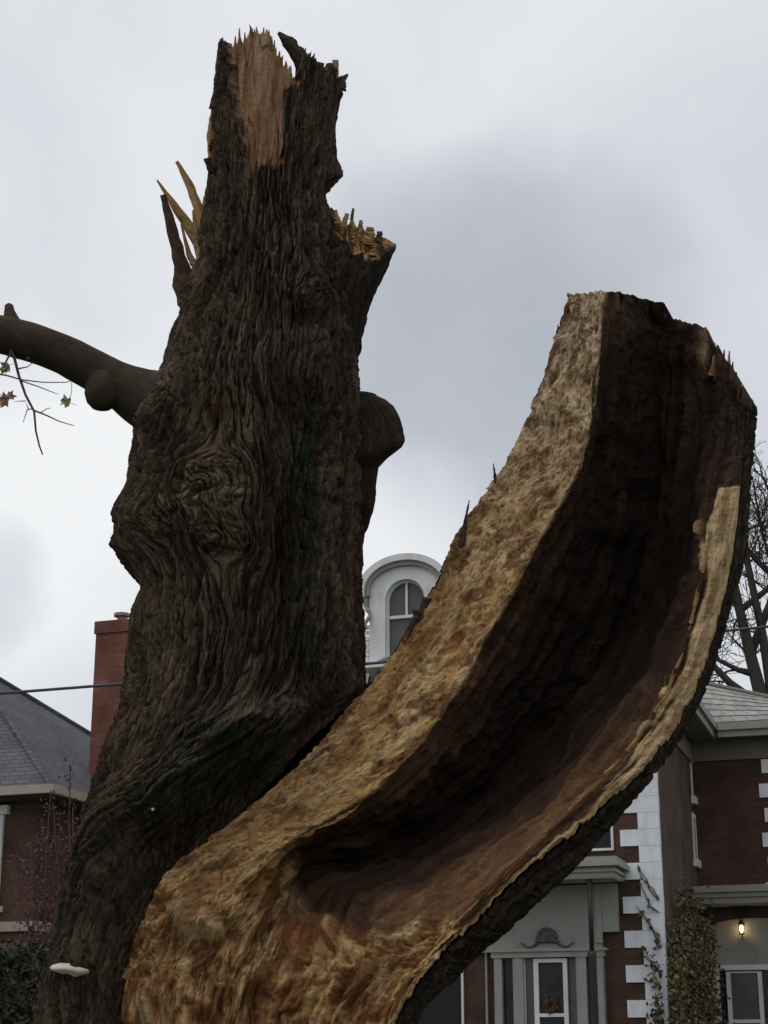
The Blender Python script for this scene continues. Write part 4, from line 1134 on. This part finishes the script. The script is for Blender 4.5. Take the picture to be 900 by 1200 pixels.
    for k_ in range(9):
        w = math.pi * (k_ / 8.0); cr.tube([(cxo, -.16, czo - .06), (cxo + .22 * math.cos(w), -.17, czo - .08 + .26 * math.sin(w))], [.05, .028], 6)
    for sx in (-1, 1): cr.tube([(cxo + sx * t, -.15, czo - .13 + .05 * math.sin(t * 14)) for t in np.linspace(.1, .5, 12)], [.03 - .018 * i / 11 for i in range(12)], 6)
    cr.build('crest', plain('crest_metal', (.09, .095, .085), .6, .3, 12), h, True)
    # dark slim post
    xp, zp = LY(690.5, 1026, pd + .15); xq, zq_ = LY(691, 1116, pd + .15)
    po = MB(); po.tube([(xp, pd + .15, zq_), (xp, pd + .15, zc - .3)], .045, 10); po.lathe((xp, pd + .15, 0), [(.09, fl), (.08, fl + .2), (.075, zq_ - .1), (.09, zq_ - .02), (.05, zq_ + .03)], 12)
    po.build('porch_post', M['dark_metal'], h, True)
    # porch floor, steps
    MB().box(xl_, xr_, pd - .2, -.001, .0, fl).build('porch_floor', M['concrete'], h)
    for k_ in range(5): MB().box(xs[0], xs[11], pd - .2 - .3 * (k_ + 1), pd - .2 - .3 * k_ - .001, .0, fl - .2 * (k_ + 1)).build('step', M['concrete'], h)
    # ---------------- wing
    xw1 = LY(897, 950, yw)[0] + .9; zwe = ze; print('wing', zwe, LY(870, 858, yw - .5))
    MB().box(.021, xw1, yw, yw + 6, -.2, zwe - .1).build('wing_wall', M['brick'], h)
    z = .3; k = 0
    while z < zwe - .5:
        w = .62 if k % 2 else .4
        MB().box(xw1 - .9 - (.10 if k % 2 else .02), xw1 + .03, yw - .03, yw + .2, z + .006, z + .30).build('quoin', M['quoin'], h)
        z += .52 if True else .3; k += 1
    ws = MB(); ws.box(ov + .002, xw1 + .5, yw - .55, yw + 6.4, zwe - .05, zwe)
    wso = ws.build('soffit', M['soffit'], h)
    wf = MB(); wf.box(ov + .14, xw1 + .55, yw - .61, yw - .552, zwe - .1, zwe + .14); wf.box(ov + .14, xw1 + .62, yw - .68, yw - .612, zwe + .04, zwe + .2)
    wf.build('fascia', M['cream'], wso)
    MB().box(.022, xw1, yw - .06, yw - .001, zwe - .5, zwe - .06).build('frieze', M['soffit'], h)
    # wing roof: sloping slates in courses (each a piece of its own)
    _, zr1 = LY(828, 799, yw + 1.0); x_r2, zr2 = LY(905, 823, yw + 1.0)
    TL = np.array([ov - .8, yw + 1.0, zr1 + .1]); TR = np.array([x_r2, yw + .6, zr2]); BL = np.array([ov + .02, yw - .66, zwe + .2]); BR = np.array([xw1 + .55, yw - .66, zwe + .2])
    rb = MB(); dn = np.array([0, .03, -.05])
    rb.add([BL + dn, BR + dn, TR + dn, TL + dn, BL + (0, 5, 0), BR + (0, 5, 0), TR + (0, 3, 0), TL + (0, 3, 0)], [(0, 1, 2, 3), (3, 2, 6, 7), (1, 5, 6, 2), (4, 7, 6, 5), (0, 3, 7, 4)])
    wr = rb.build('wing_roof', M['slate'], h)
    rows = 7; rr_ = random.Random(3)
    mslates = [plain('slate_%d' % i, c_, .8, .25, 6, .003, 50) for i, c_ in enumerate(((.30, .32, .285), (.25, .28, .25), (.34, .34, .31), (.27, .27, .26)))]
    for r_ in range(rows):
        v0 = r_ / rows; v1 = (r_ + 1.12) / rows
        n_ = 9; off = .5 if r_ % 2 else 0
        for c_ in range(n_ + 1):
            u0 = max(0, (c_ - off) / n_); u1 = min(1, (c_ + 1 - off) / n_ - .004)
            if u1 - u0 < .01: continue
            bil = lambda u, v: (BL * (1 - u) + BR * u) * (1 - v) + (TL * (1 - u) + TR * u) * v
            q = [bil(u0, v0), bil(u1, v0), bil(u1, min(1, v1)), bil(u0, min(1, v1))]
            up3 = np.array([0, -.022 - rr_.uniform(0, .006), .012]); up2 = np.array([0, -.004, .003])
            V = [q[0] + up3, q[1] + up3, q[2] + up2, q[3] + up2, q[0], q[1], q[2], q[3]]
            m_ = MB(); m_.add(V, [(0, 1, 2, 3), (0, 4, 5, 1), (1, 5, 6, 2), (2, 6, 7, 3), (3, 7, 4, 0)])
            m_.build('slate', rr_.choice(mslates), wr)
    MB().tube([TL + (0, -.02, .03), TR + (0, -.02, .03)], .05, 8).build('ridge_roll', M['soffit'], wr)
    # wing porch
    ypw = yw - 1.0
    _, zpc = LY(860, 1037, ypw); _, zpb = LY(860, 1058, ypw)
    wp = MB(); wp.box(.022, xw1 + .3, ypw, yw - .001, zpb + .12, zpc); wp.box(.022, xw1 + .36, ypw - .07, yw - .002, zpc - .14, zpc - .06); wp.box(.022, xw1 + .25, ypw + .05, yw - .003, zpb, zpb + .119)
    wpo = wp.build('porch_cornice', M['cream'], h)
    MB().box(.022, xw1, yw - .10, yw - .004, zpb - .55, zpb - .001).build('porch_underside_strip', plain('dark_underside', (.05, .04, .034), .8, .3, 5), wpo)  # dark brown strip on the wall, standing for the cornice's dark underside
    # arched white entry wall
    xa0, zar = LY(826, 1084, yw - .12); xa1 = LY(940, 1084, yw - .12)[0]; xe, ze0 = LY(826, 1100, yw - .12)
    nn = 20; xm = (xa0 + xa1) / 2; hw2 = (xa1 - xa0) / 2
    outl = [(xa0, .6), (xa0, ze0)] + [(xm - hw2 * math.cos(math.pi * i / nn), ze0 + (zar - ze0 + .12) * math.sin(math.pi * i / nn) ** .6) for i in range(1, nn)] + [(xa1, ze0), (xa1, .6)]
    MB().prism(outl, yw - .12, yw - .005).build('entry_wall', M['cream'], h)
    xs = [LY(q, 1160, yw - .16)[0] for q in (835, 844, 852, 857, 889, 894, 902, 912)]; zt5 = LY(860, 1131, yw - .16)[1]; zt6 = LY(860, 1137, yw - .16)[1]
    d2 = MB(); d2.box(xs[0], xs[1], -.22 + yw, yw - .121, fl, zt6); d2.box(xs[6], xs[7], yw - .22, yw - .121, fl, zt6); d2.box(xs[0] - .04, xs[7] + .04, yw - .24, yw - .121, zt6, zt5)
    dd2 = d2.build('door_case', M['white'], h)
    d3 = MB(); d3.box(xs[2], xs[3], yw - .2, yw - .121, fl, zt6 - .03); d3.box(xs[4], xs[5], yw - .2, yw - .121, fl, zt6 - .03); d3.box(xs[3], xs[4], yw - .2, yw - .121, zt6 - .06, zt6 - .03)
    zm = LY(870, 1196, yw - .16)[1]; d3.box(xs[3], xs[4], yw - .2, yw - .121, zm - .05, zm + .02)
    do = d3.build('door', M['white'], h)
    MB().box(xs[3], xs[4], yw - .16, yw - .122, fl, zt6 - .06).build('pane', M['glass_grey'], do)
    MB().box(xs[1], xs[2], yw - .16, yw - .122, fl, zt6).build('sidelight', M['glass'], dd2); MB().box(xs[5], xs[6], yw - .16, yw - .122, fl, zt6).build('sidelight', M['glass'], dd2)
    MB().box(.03, xw1 + .2, yw - 1.2, yw - .001, 0, fl).build('porch_floor', M['concrete'], h)
    Mw = Matrix.Translation(O) @ Matrix.Rotation(a, 4, 'Z')
    return h, O, a, LY, LX, yw, Mw, door, pd

def arc_in(ob, cx, zb):
    return [(cx + (x - cx) * .93, zb + (z - zb) * .97 - (0 if i in (0, len(ob) - 1) else .0)) for i, (x, z) in enumerate(ob)]

hB, OB, aB, LYB, LXB, YW, MWB, doorB, PDB = house_right()

def lantern():
    x, z = LYB(869, 1089, YW - .24)
    loc = MWB @ Vector((x, YW - .24, z)); o = empty('wall_lantern', loc, aB)
    tag(o, 'small lit black wall lantern glowing on the white porch wall', 'lantern')
    MB().lathe((0, 0, 0), [(.05, -.11), (.07, -.09), (.055, -.085)], 10).build('base', M['dark_metal'], o)
    MB().lathe((0, 0, 0), [(.085, .10), (.05, .15), (.015, .19), (.01, .22)], 10).build('cap', M['dark_metal'], o)
    c = MB()
    for k in range(4):
        w = math.pi / 4 + k * math.pi / 2
        c.tube([(.058 * math.cos(w), .058 * math.sin(w), -.09), (.078 * math.cos(w), .078 * math.sin(w), .105)], .006, 5)
    c.build('cage', M['dark_metal'], o)
    MB().tube([(0, 0, -.10), (0, .06, -.16), (0, .118, -.14)], .014, 6).build('bracket', M['dark_metal'], o)
    m, nt, b = new_mat('lit_bulb'); b.inputs['Base Color'].default_value = (1, .8, .5, 1); b.inputs['Emission Color'].default_value = (1, .66, .32, 1); b.inputs['Emission Strength'].default_value = 12
    MB().lathe((0, 0, 0), [(.01, -.06), (.03, -.03), (.042, .02), (.03, .06), (.008, .08)], 12).build('bulb', m, o, True)
    ld = bpy.data.lights.new('lantern_light', 'POINT'); ld.energy = 6.0; ld.color = (1, .6, .28); ld.shadow_soft_size = .05
    lo = bpy.data.objects.new('lantern_light', ld); COL.objects.link(lo); lo.parent = o; lo.location = (0, -.0, .0)
lantern()

def wreath():
    x, z = LYB(646, 1177, -.17); loc = MWB @ Vector((x, -.165, z)); o = empty('door_wreath', loc, aB)
    tag(o, 'small russet autumn spray hung on the glazed front door', 'wreath')
    rnd = random.Random(2); m = MB()
    for i in range(60):
        w = rnd.uniform(0, 6.28); r_ = .11 * rnd.uniform(.5, 1.1); c = Vector((r_ * math.cos(w), rnd.uniform(-.03, .01), r_ * math.sin(w) * 1.3))
        dr = Vector((rnd.uniform(-1, 1), rnd.uniform(-.4, .2), rnd.uniform(-1, 1))).normalized(); m.tube([c, c + dr * .03, c + dr * .06], [.006, .018, .003], 4)
    m.build('sprays', plain('wreath_leaf', (.13, .055, .03), .8, .4, 30), o)
    MB().tube([(0, 0, .1), (0, .01, .3)], .006, 5).build('hanger', M['dark_metal'], o)
wreath()

def leaf_cloud(m, rnd, c, size, n=1):
    for _ in range(n):
        a = Vector((rnd.gauss(0, 1), rnd.gauss(0, 1), rnd.gauss(0, 1))).normalized(); b = a.cross(Vector((rnd.gauss(0, 1), rnd.gauss(0, 1), rnd.gauss(0, 1)))).normalized()
        s = size * rnd.uniform(.6, 1.3); k = a.cross(b) * s * .25
        c = Vector(c)
        m.add([c - a * s * .5, c + b * s * .32 + k, c + a * s * .6, c - b * s * .32 + k], [(0, 1, 2), (0, 2, 3)])

def vine():
    rnd = random.Random(5); x0 = 0
    loc = MWB @ Vector((0.1, .3, 0)); o = empty('climbing_vine', loc, aB)
    tag(o, 'yellowing leafy vine climbing the white quoined house corner', 'vine')
    off = Vector((0.1, .3, 0))
    lf = MB(); st = MB()
    # stems rising over the corner, leaves thick on the side wall and reaching round the porch
    for s in range(34):
        y = rnd.uniform(.15, YW - .4) if s > 7 else rnd.uniform(-.1, .3)
        zt = LXB(790, rnd.uniform(1040, 1075), .1)[1] - .01 * y if s > 7 else rnd.uniform(2.2, 4.3)
        zt = zt - abs(rnd.gauss(0, .75))
        pts = []; xx = .08; z = .02
        while z < zt:
            pts.append(Vector((xx + rnd.uniform(-.02, .04), y, z)) - off); z += .22; y += rnd.uniform(-.12, .12); y = min(max(y, -.05), YW - .2)
        if len(pts) > 2: st.tube(pts, [.02 * (1 - .7 * i / len(pts)) for i in range(len(pts))], 5)
        for p in pts:
            if p.z < 1.0 and rnd.random() < .6: continue
            for _ in range(30):
                q = p + Vector((abs(rnd.gauss(0, .16)) + .02, rnd.gauss(0, .30), rnd.gauss(0, .2)))
                leaf_cloud(lf, rnd, q, .10)
    for s in range(7):      # fingers over the white quoins on the front
        x = -.05; z = rnd.uniform(2.4, 5.0); pts = []
        for k in range(6):
            pts.append(Vector((x, -.06, z)) - off); x -= rnd.uniform(.02, .12); z += rnd.uniform(.04, .16)
        st.tube(pts, [.012 - .0012 * k for k in range(6)], 5)
        for p in pts:
            if rnd.random() < .55: leaf_cloud(lf, rnd, p + Vector((0, -.03, 0)), .13, 1)
    for s in range(160):
        z = 2.0 + abs(rnd.gauss(0, .7)); leaf_cloud(lf, rnd, Vector((-.05 - abs(rnd.gauss(0, .13)), -.09 - rnd.random() * .1, z)) - off, .11)
    st.build('stems', M['twig'], o); tag(lf.build('leaves', M['vine'], o), kind='stuff')
vine()

# ---------------------------------------------------------------- left house
def house_left():
    O, a, LY, LX = frame_fn(43, 1000, 30.0, 19.0)
    h = empty('brick_house', O, a)
    tag(h, 'red brick house with grey hipped roof and tall brick chimney', 'house')
    _, ze = LX(60, 922, .45)
    ln = 10.4; wd = 10.0; ov = .45
    MB().box(-wd, 0, 0, ln, -.2, ze - .02).build('wall', M['brick'], h)
    V = [(-wd - ov, -ov, ze), (ov, -ov, ze), (ov, ln + ov, ze), (-wd - ov, ln + ov, ze)]; zr = 10.0
    rb = MB(); rb.add(V + [(-wd / 2, ln / 2 - .02, zr), (-wd / 2, ln / 2 + .02, zr)], [(0, 1, 4), (1, 2, 5, 4), (2, 3, 5), (3, 0, 4, 5), (3, 2, 1, 0)])
    roof = rb.build('roof', M['shingle'], h)
    # hip caps
    MB().tube([(ov, -ov, ze + .02), (-wd / 2, ln / 2, zr + .03)], .06, 6).build('hip_cap', M['shingle'], roof)
    MB().tube([(ov, ln + ov, ze + .02), (-wd / 2, ln / 2, zr + .03)], .06, 6).build('hip_cap', M['shingle'], roof)
    g = MB(); 
    g.box(ov + .002, ov + .12, -ov - .12, ln + ov, ze - .12, ze + .03); g.box(-wd - ov, ov + .001, -ov - .12, -ov - .002, ze - .12, ze + .03)
    g.build('gutter', plain('gutter', (.33, .30, .25), .6, .15, 4), roof)
    MB().box(-wd - ov + .1, ov - .05, -ov + .05, ln, ze - .16, ze - .04).build('soffit', plain('brown_soffit', (.07, .045, .035), .8, .2, 4), roof)
    # chimney through the right-hand roof slope
    yc, _ = LX(122, 905, -.2); xc0 = -.75; 
    # place by projecting its front corner
    best = None
    for yy in np.linspace(.5, 7, 200):
        q = np.array(O) + np.array([math.cos(a) * (-.75) - math.sin(a) * yy, math.sin(a) * (-.75) + math.cos(a) * yy, 8.5])
        e = abs(proj(q)[0] - 108)
        if best is None or e < best[0]: best = (e, yy)
    yc = best[1]
    q = np.array(O) + np.array([math.cos(a) * (-.4) - math.sin(a) * yc, math.sin(a) * (-.4) + math.cos(a) * yc, 0])
    zt = P(130, 727, q[1])[2]
    c = MB(); c.box(-.75, .02, yc, yc + .75, ze - 1.0, zt - .25); c.box(-.78, .05, yc - .03, yc + .78, zt - .25, zt)
    ch = c.build('chimney', M['brick_red'], h)
    pot = MB(); pot.lathe((-.38, yc + .35, zt), [(.12, 0), (.09, .02), (.085, .14), (.16, .16), (.16, .22), (.05, .25)], 14); pot.build('chimney_cap', M['chim_cap'], ch)
    MB().box(-.85, .1, yc - .08, yc - .031, ze + .12, ze + .22).build('flashing', M['dark_metal'], ch)
    # window on the front with pale casing
    x1, z1 = LY(6, 955); _, z0 = LY(6, 1062)
    window_part(h, x1 - 1.2, x1, z0, z1, 0.0, crown=True, fw=.1)
    # porch cornice below
    xb, zb = LY(44, 1079, -.5); MB().box(-5.5, xb, -.5, -.001, zb - .16, zb).build('porch_cornice', plain('cornice_tan', (.26, .22, .18), .7, .2, 4), h)
    MB().box(-5.4, xb - .1, -.4, -.001, zb - .5, zb - .161).build('porch_beam', plain('porch_beam', (.10, .05, .038), .8, .2, 4), h)
house_left()

# ---------------------------------------------------------------- overhead cable
def cable():
    a = P(-260, 836.5, 15.0); b = P(1160, 713, 15.0); m = MB(); n = 60
    m.tube([a * (1 - t) + b * t + np.array([0, 0, .05 * 4 * t * (t - 1) + .04]) for t in np.linspace(0, 1, n)], .0135, 8)
    tag(m.build('overhead_cable', M['cable'], None, True), 'single dark overhead cable strung across behind the split trunk', 'cable')
    for p, nm in ((a, 'west'), (b, 'east')):
        o = empty('utility_pole', (p[0], 15.15, 0)); tag(o, 'weathered wooden utility pole carrying the overhead cable, %s end' % nm, 'pole')
        MB().tube([(0, 0, -.2), (0, 0, 8.5)], [.15, .11], 14).build('pole', M['bare'], o, True)
        MB().tube([(0, -.18, p[2]), (0, .02, p[2])], .035, 8).build('insulator', M['chim_cap'], o, True)
cable()

# ---------------------------------------------------------------- bare tree behind
def bare_tree():
    Y0 = 47.0; rnd = random.Random(21); b0 = P(925, 1250, Y0); o = empty('bare_tree', (b0[0], Y0, 0))
    tag(o, 'leafless dark tree with fine branches beside the slate roof', 'tree')
    off = Vector((b0[0], Y0, 0)); tr = MB(); br = MB(); tw = MB()
    def V3(px, py, dy=0): return Vector(P(px, py, Y0 + dy)) - off
    cnt = [0]
    def grow(p, d, r, ln, lev):
        if lev > 3 or cnt[0] > 6000: return
        cnt[0] += 1
        pts = [p]; q = p.copy(); dd = d.copy(); n = 5
        for k in range(n):
            dd = (dd + Vector((rnd.gauss(0, .16), rnd.gauss(0, .16), rnd.gauss(.03, .13)))).normalized(); q = q + dd * ln / n; pts.append(q.copy())
        rr = [max(.008, r * (1 - .55 * k / n)) for k in range(n + 1)]
        (br if lev < 2 else tw).tube(pts, rr, 6 if lev < 2 else 4, cap=False)
        for k in range(2 if lev < 1 else 1, n + 1):
            for _ in range(1 if rnd.random() < .85 else 2):
                ax = Vector((rnd.gauss(0, 1), rnd.gauss(0, 1), rnd.gauss(0, .7))).normalized()
                nd = (dd * .75 + ax * .75 + Vector((0, 0, .12))).normalized()
                grow(pts[k], nd, rr[k] * rnd.uniform(.5, .72), ln * rnd.uniform(.5, .75), lev + 1)
    stem_ = [V3(925, 1270), V3(920, 1100), V3(905, 930), V3(893, 820), V3(880, 770), V3(868, 720), V3(857, 670), V3(846, 630), V3(840, 595)]
    tr.tube(stem_, [.36, .33, .28, .21, .17, .14, .12, .08, .05], 12)
    s2 = [V3(905, 930), V3(908, 830), V3(893, 740), V3(876, 660), V3(872, 620), V3(878, 585, 1)]
    tr.tube(s2, [.25, .18, .12, .10, .07, .04], 10)
    s3 = [V3(893, 830), V3(855, 800), V3(838, 782), V3(822, 768)]; tr.tube(s3, [.17, .11, .09, .06], 8)
    s4 = [V3(885, 790), V3(865, 785), V3(845, 775), V3(834, 770)]; tr.tube(s4, [.12, .08, .06, .04], 8)
    s5 = [V3(880, 765), V3(905, 700), V3(930, 650), V3(950, 600)]; tr.tube(s5, [.13, .10, .07, .04], 8)
    s6 = [V3(868, 715), V3(900, 690), V3(915, 670)]; tr.tube(s6, [.1, .08, .05], 8)
    s7 = [V3(925, 690), V3(890, 660), V3(860, 625), V3(842, 600)]; tr.tube(s7, [.11, .09, .07, .05], 8)
    s8 = [V3(960, 800), V3(925, 720), V3(903, 660), V3(890, 610), V3(882, 560)]; tr.tube(s8, [.10, .07, .05, .035, .02], 8)
    s9 = [V3(960, 700), V3(928, 640), V3(908, 590), V3(902, 550)]; tr.tube(s9, [.07, .05, .035, .02], 8)
    tr.build('trunk', M['bare'], o, True)
    for st_, i0 in ((stem_, 4), (s2, 2), (s3, 1), (s4, 1), (s5, 1), (s6, 1), (s7, 1), (s8, 1), (s9, 1)):
        for k in range(i0, len(st_)):
            for _ in range(2 if st_ in (stem_, s2, s5, s7, s8, s9) else 1):
                d = (st_[k] - st_[k - 1]).normalized() * .5 + Vector((rnd.gauss(0, .7), rnd.gauss(0, .7), rnd.gauss(.25, .5)))
                grow(st_[k], d.normalized(), .034, rnd.uniform(.9, 1.6), 1)
    br.build('branches', M['bare'], o); tag(tw.build('crown', M['bare'], o), kind='stuff')
    print('bare tree segs', cnt[0])
bare_tree()

# ---------------------------------------------------------------- purple shrub, hedge
def shrub():
    rnd = random.Random(8); b0 = P(75, 1250, 19.0); o = empty('purple_shrub', (b0[0], 19.0, 0))
    tag(o, 'thin purple-leaved shrub in front of the left brick house wall', 'shrub')
    off = Vector((b0[0], 19.0, 0)); st = MB(); lf = MB()
    tips = [(80, 898), (58, 925), (64, 940), (50, 960), (85, 945), (35, 985), (70, 975), (30, 1010), (60, 1020), (90, 990), (45, 1050), (75, 1050), (20, 1000), (95, 1020), (60, 1090), (85, 1090), (105, 1000), (100, 1060)]
    for i, (x, y) in enumerate(tips):
        p1 = Vector(P(x, y, 19 + rnd.uniform(-.5, .5))) - off; p0 = Vector((rnd.gauss(0, .1), rnd.gauss(0, .1), 0))
        n = 9; pts = []
        for k in range(n):
            t = k / (n - 1); q = p0.lerp(p1, t); q += Vector((.12 * math.sin(t * 3 + i), .1 * math.cos(t * 4 + i), 0)) * math.sin(math.pi * t) + Vector((rnd.gauss(0, .035), rnd.gauss(0, .03), 0)) * (t > 0); pts.append(q)
        st.tube(pts, [.016 * (1 - .8 * k / n) + .002 for k in range(n)], 5)
        for k in range(4, n):
            dens = 34
            for _ in range(dens):
                q = pts[k].lerp(pts[k - 1], rnd.random()) + Vector((rnd.gauss(0, .07), rnd.gauss(0, .1), rnd.gauss(0, .08)))
                leaf_cloud(lf, rnd, q, .045)
    st.build('stems', M['twig'], o); tag(lf.build('leaves', M['leaf_purple'], o), kind='stuff')
shrub()
def hedge():
    rnd = random.Random(12); Y0 = 15.0; b0 = P(0, 1250, Y0); o = empty('hedge', (b0[0], Y0, 0)); tag(o, 'dark evergreen hedge at the foot of the left brick house', 'hedge')
    off = Vector((b0[0], Y0, 0)); lf = MB(); st = MB()
    for i in range(9000):
        x = rnd.uniform(-2.2, .55); zt = P(0, 1105, Y0)[2] + .12 * math.sin(x * 3) - max(0, x) * .25
        z = rnd.uniform(.1, 1) ** .6 * zt; y = rnd.gauss(0, .28) * (1.3 - .5 * z / zt)
        leaf_cloud(lf, rnd, (x, y, z), .075)
    for i in range(16):
        x = rnd.uniform(-2, .4); st.tube([(x, 0, 0), (x + rnd.gauss(0, .1), rnd.gauss(0, .1), 1.0), (x + rnd.gauss(0, .2), rnd.gauss(0, .2), 1.9)], [.03, .02, .008], 5)
    st.build('stems', M['twig'], o); tag(lf.build('leaves', M['hedge'], o), kind='stuff')
hedge()
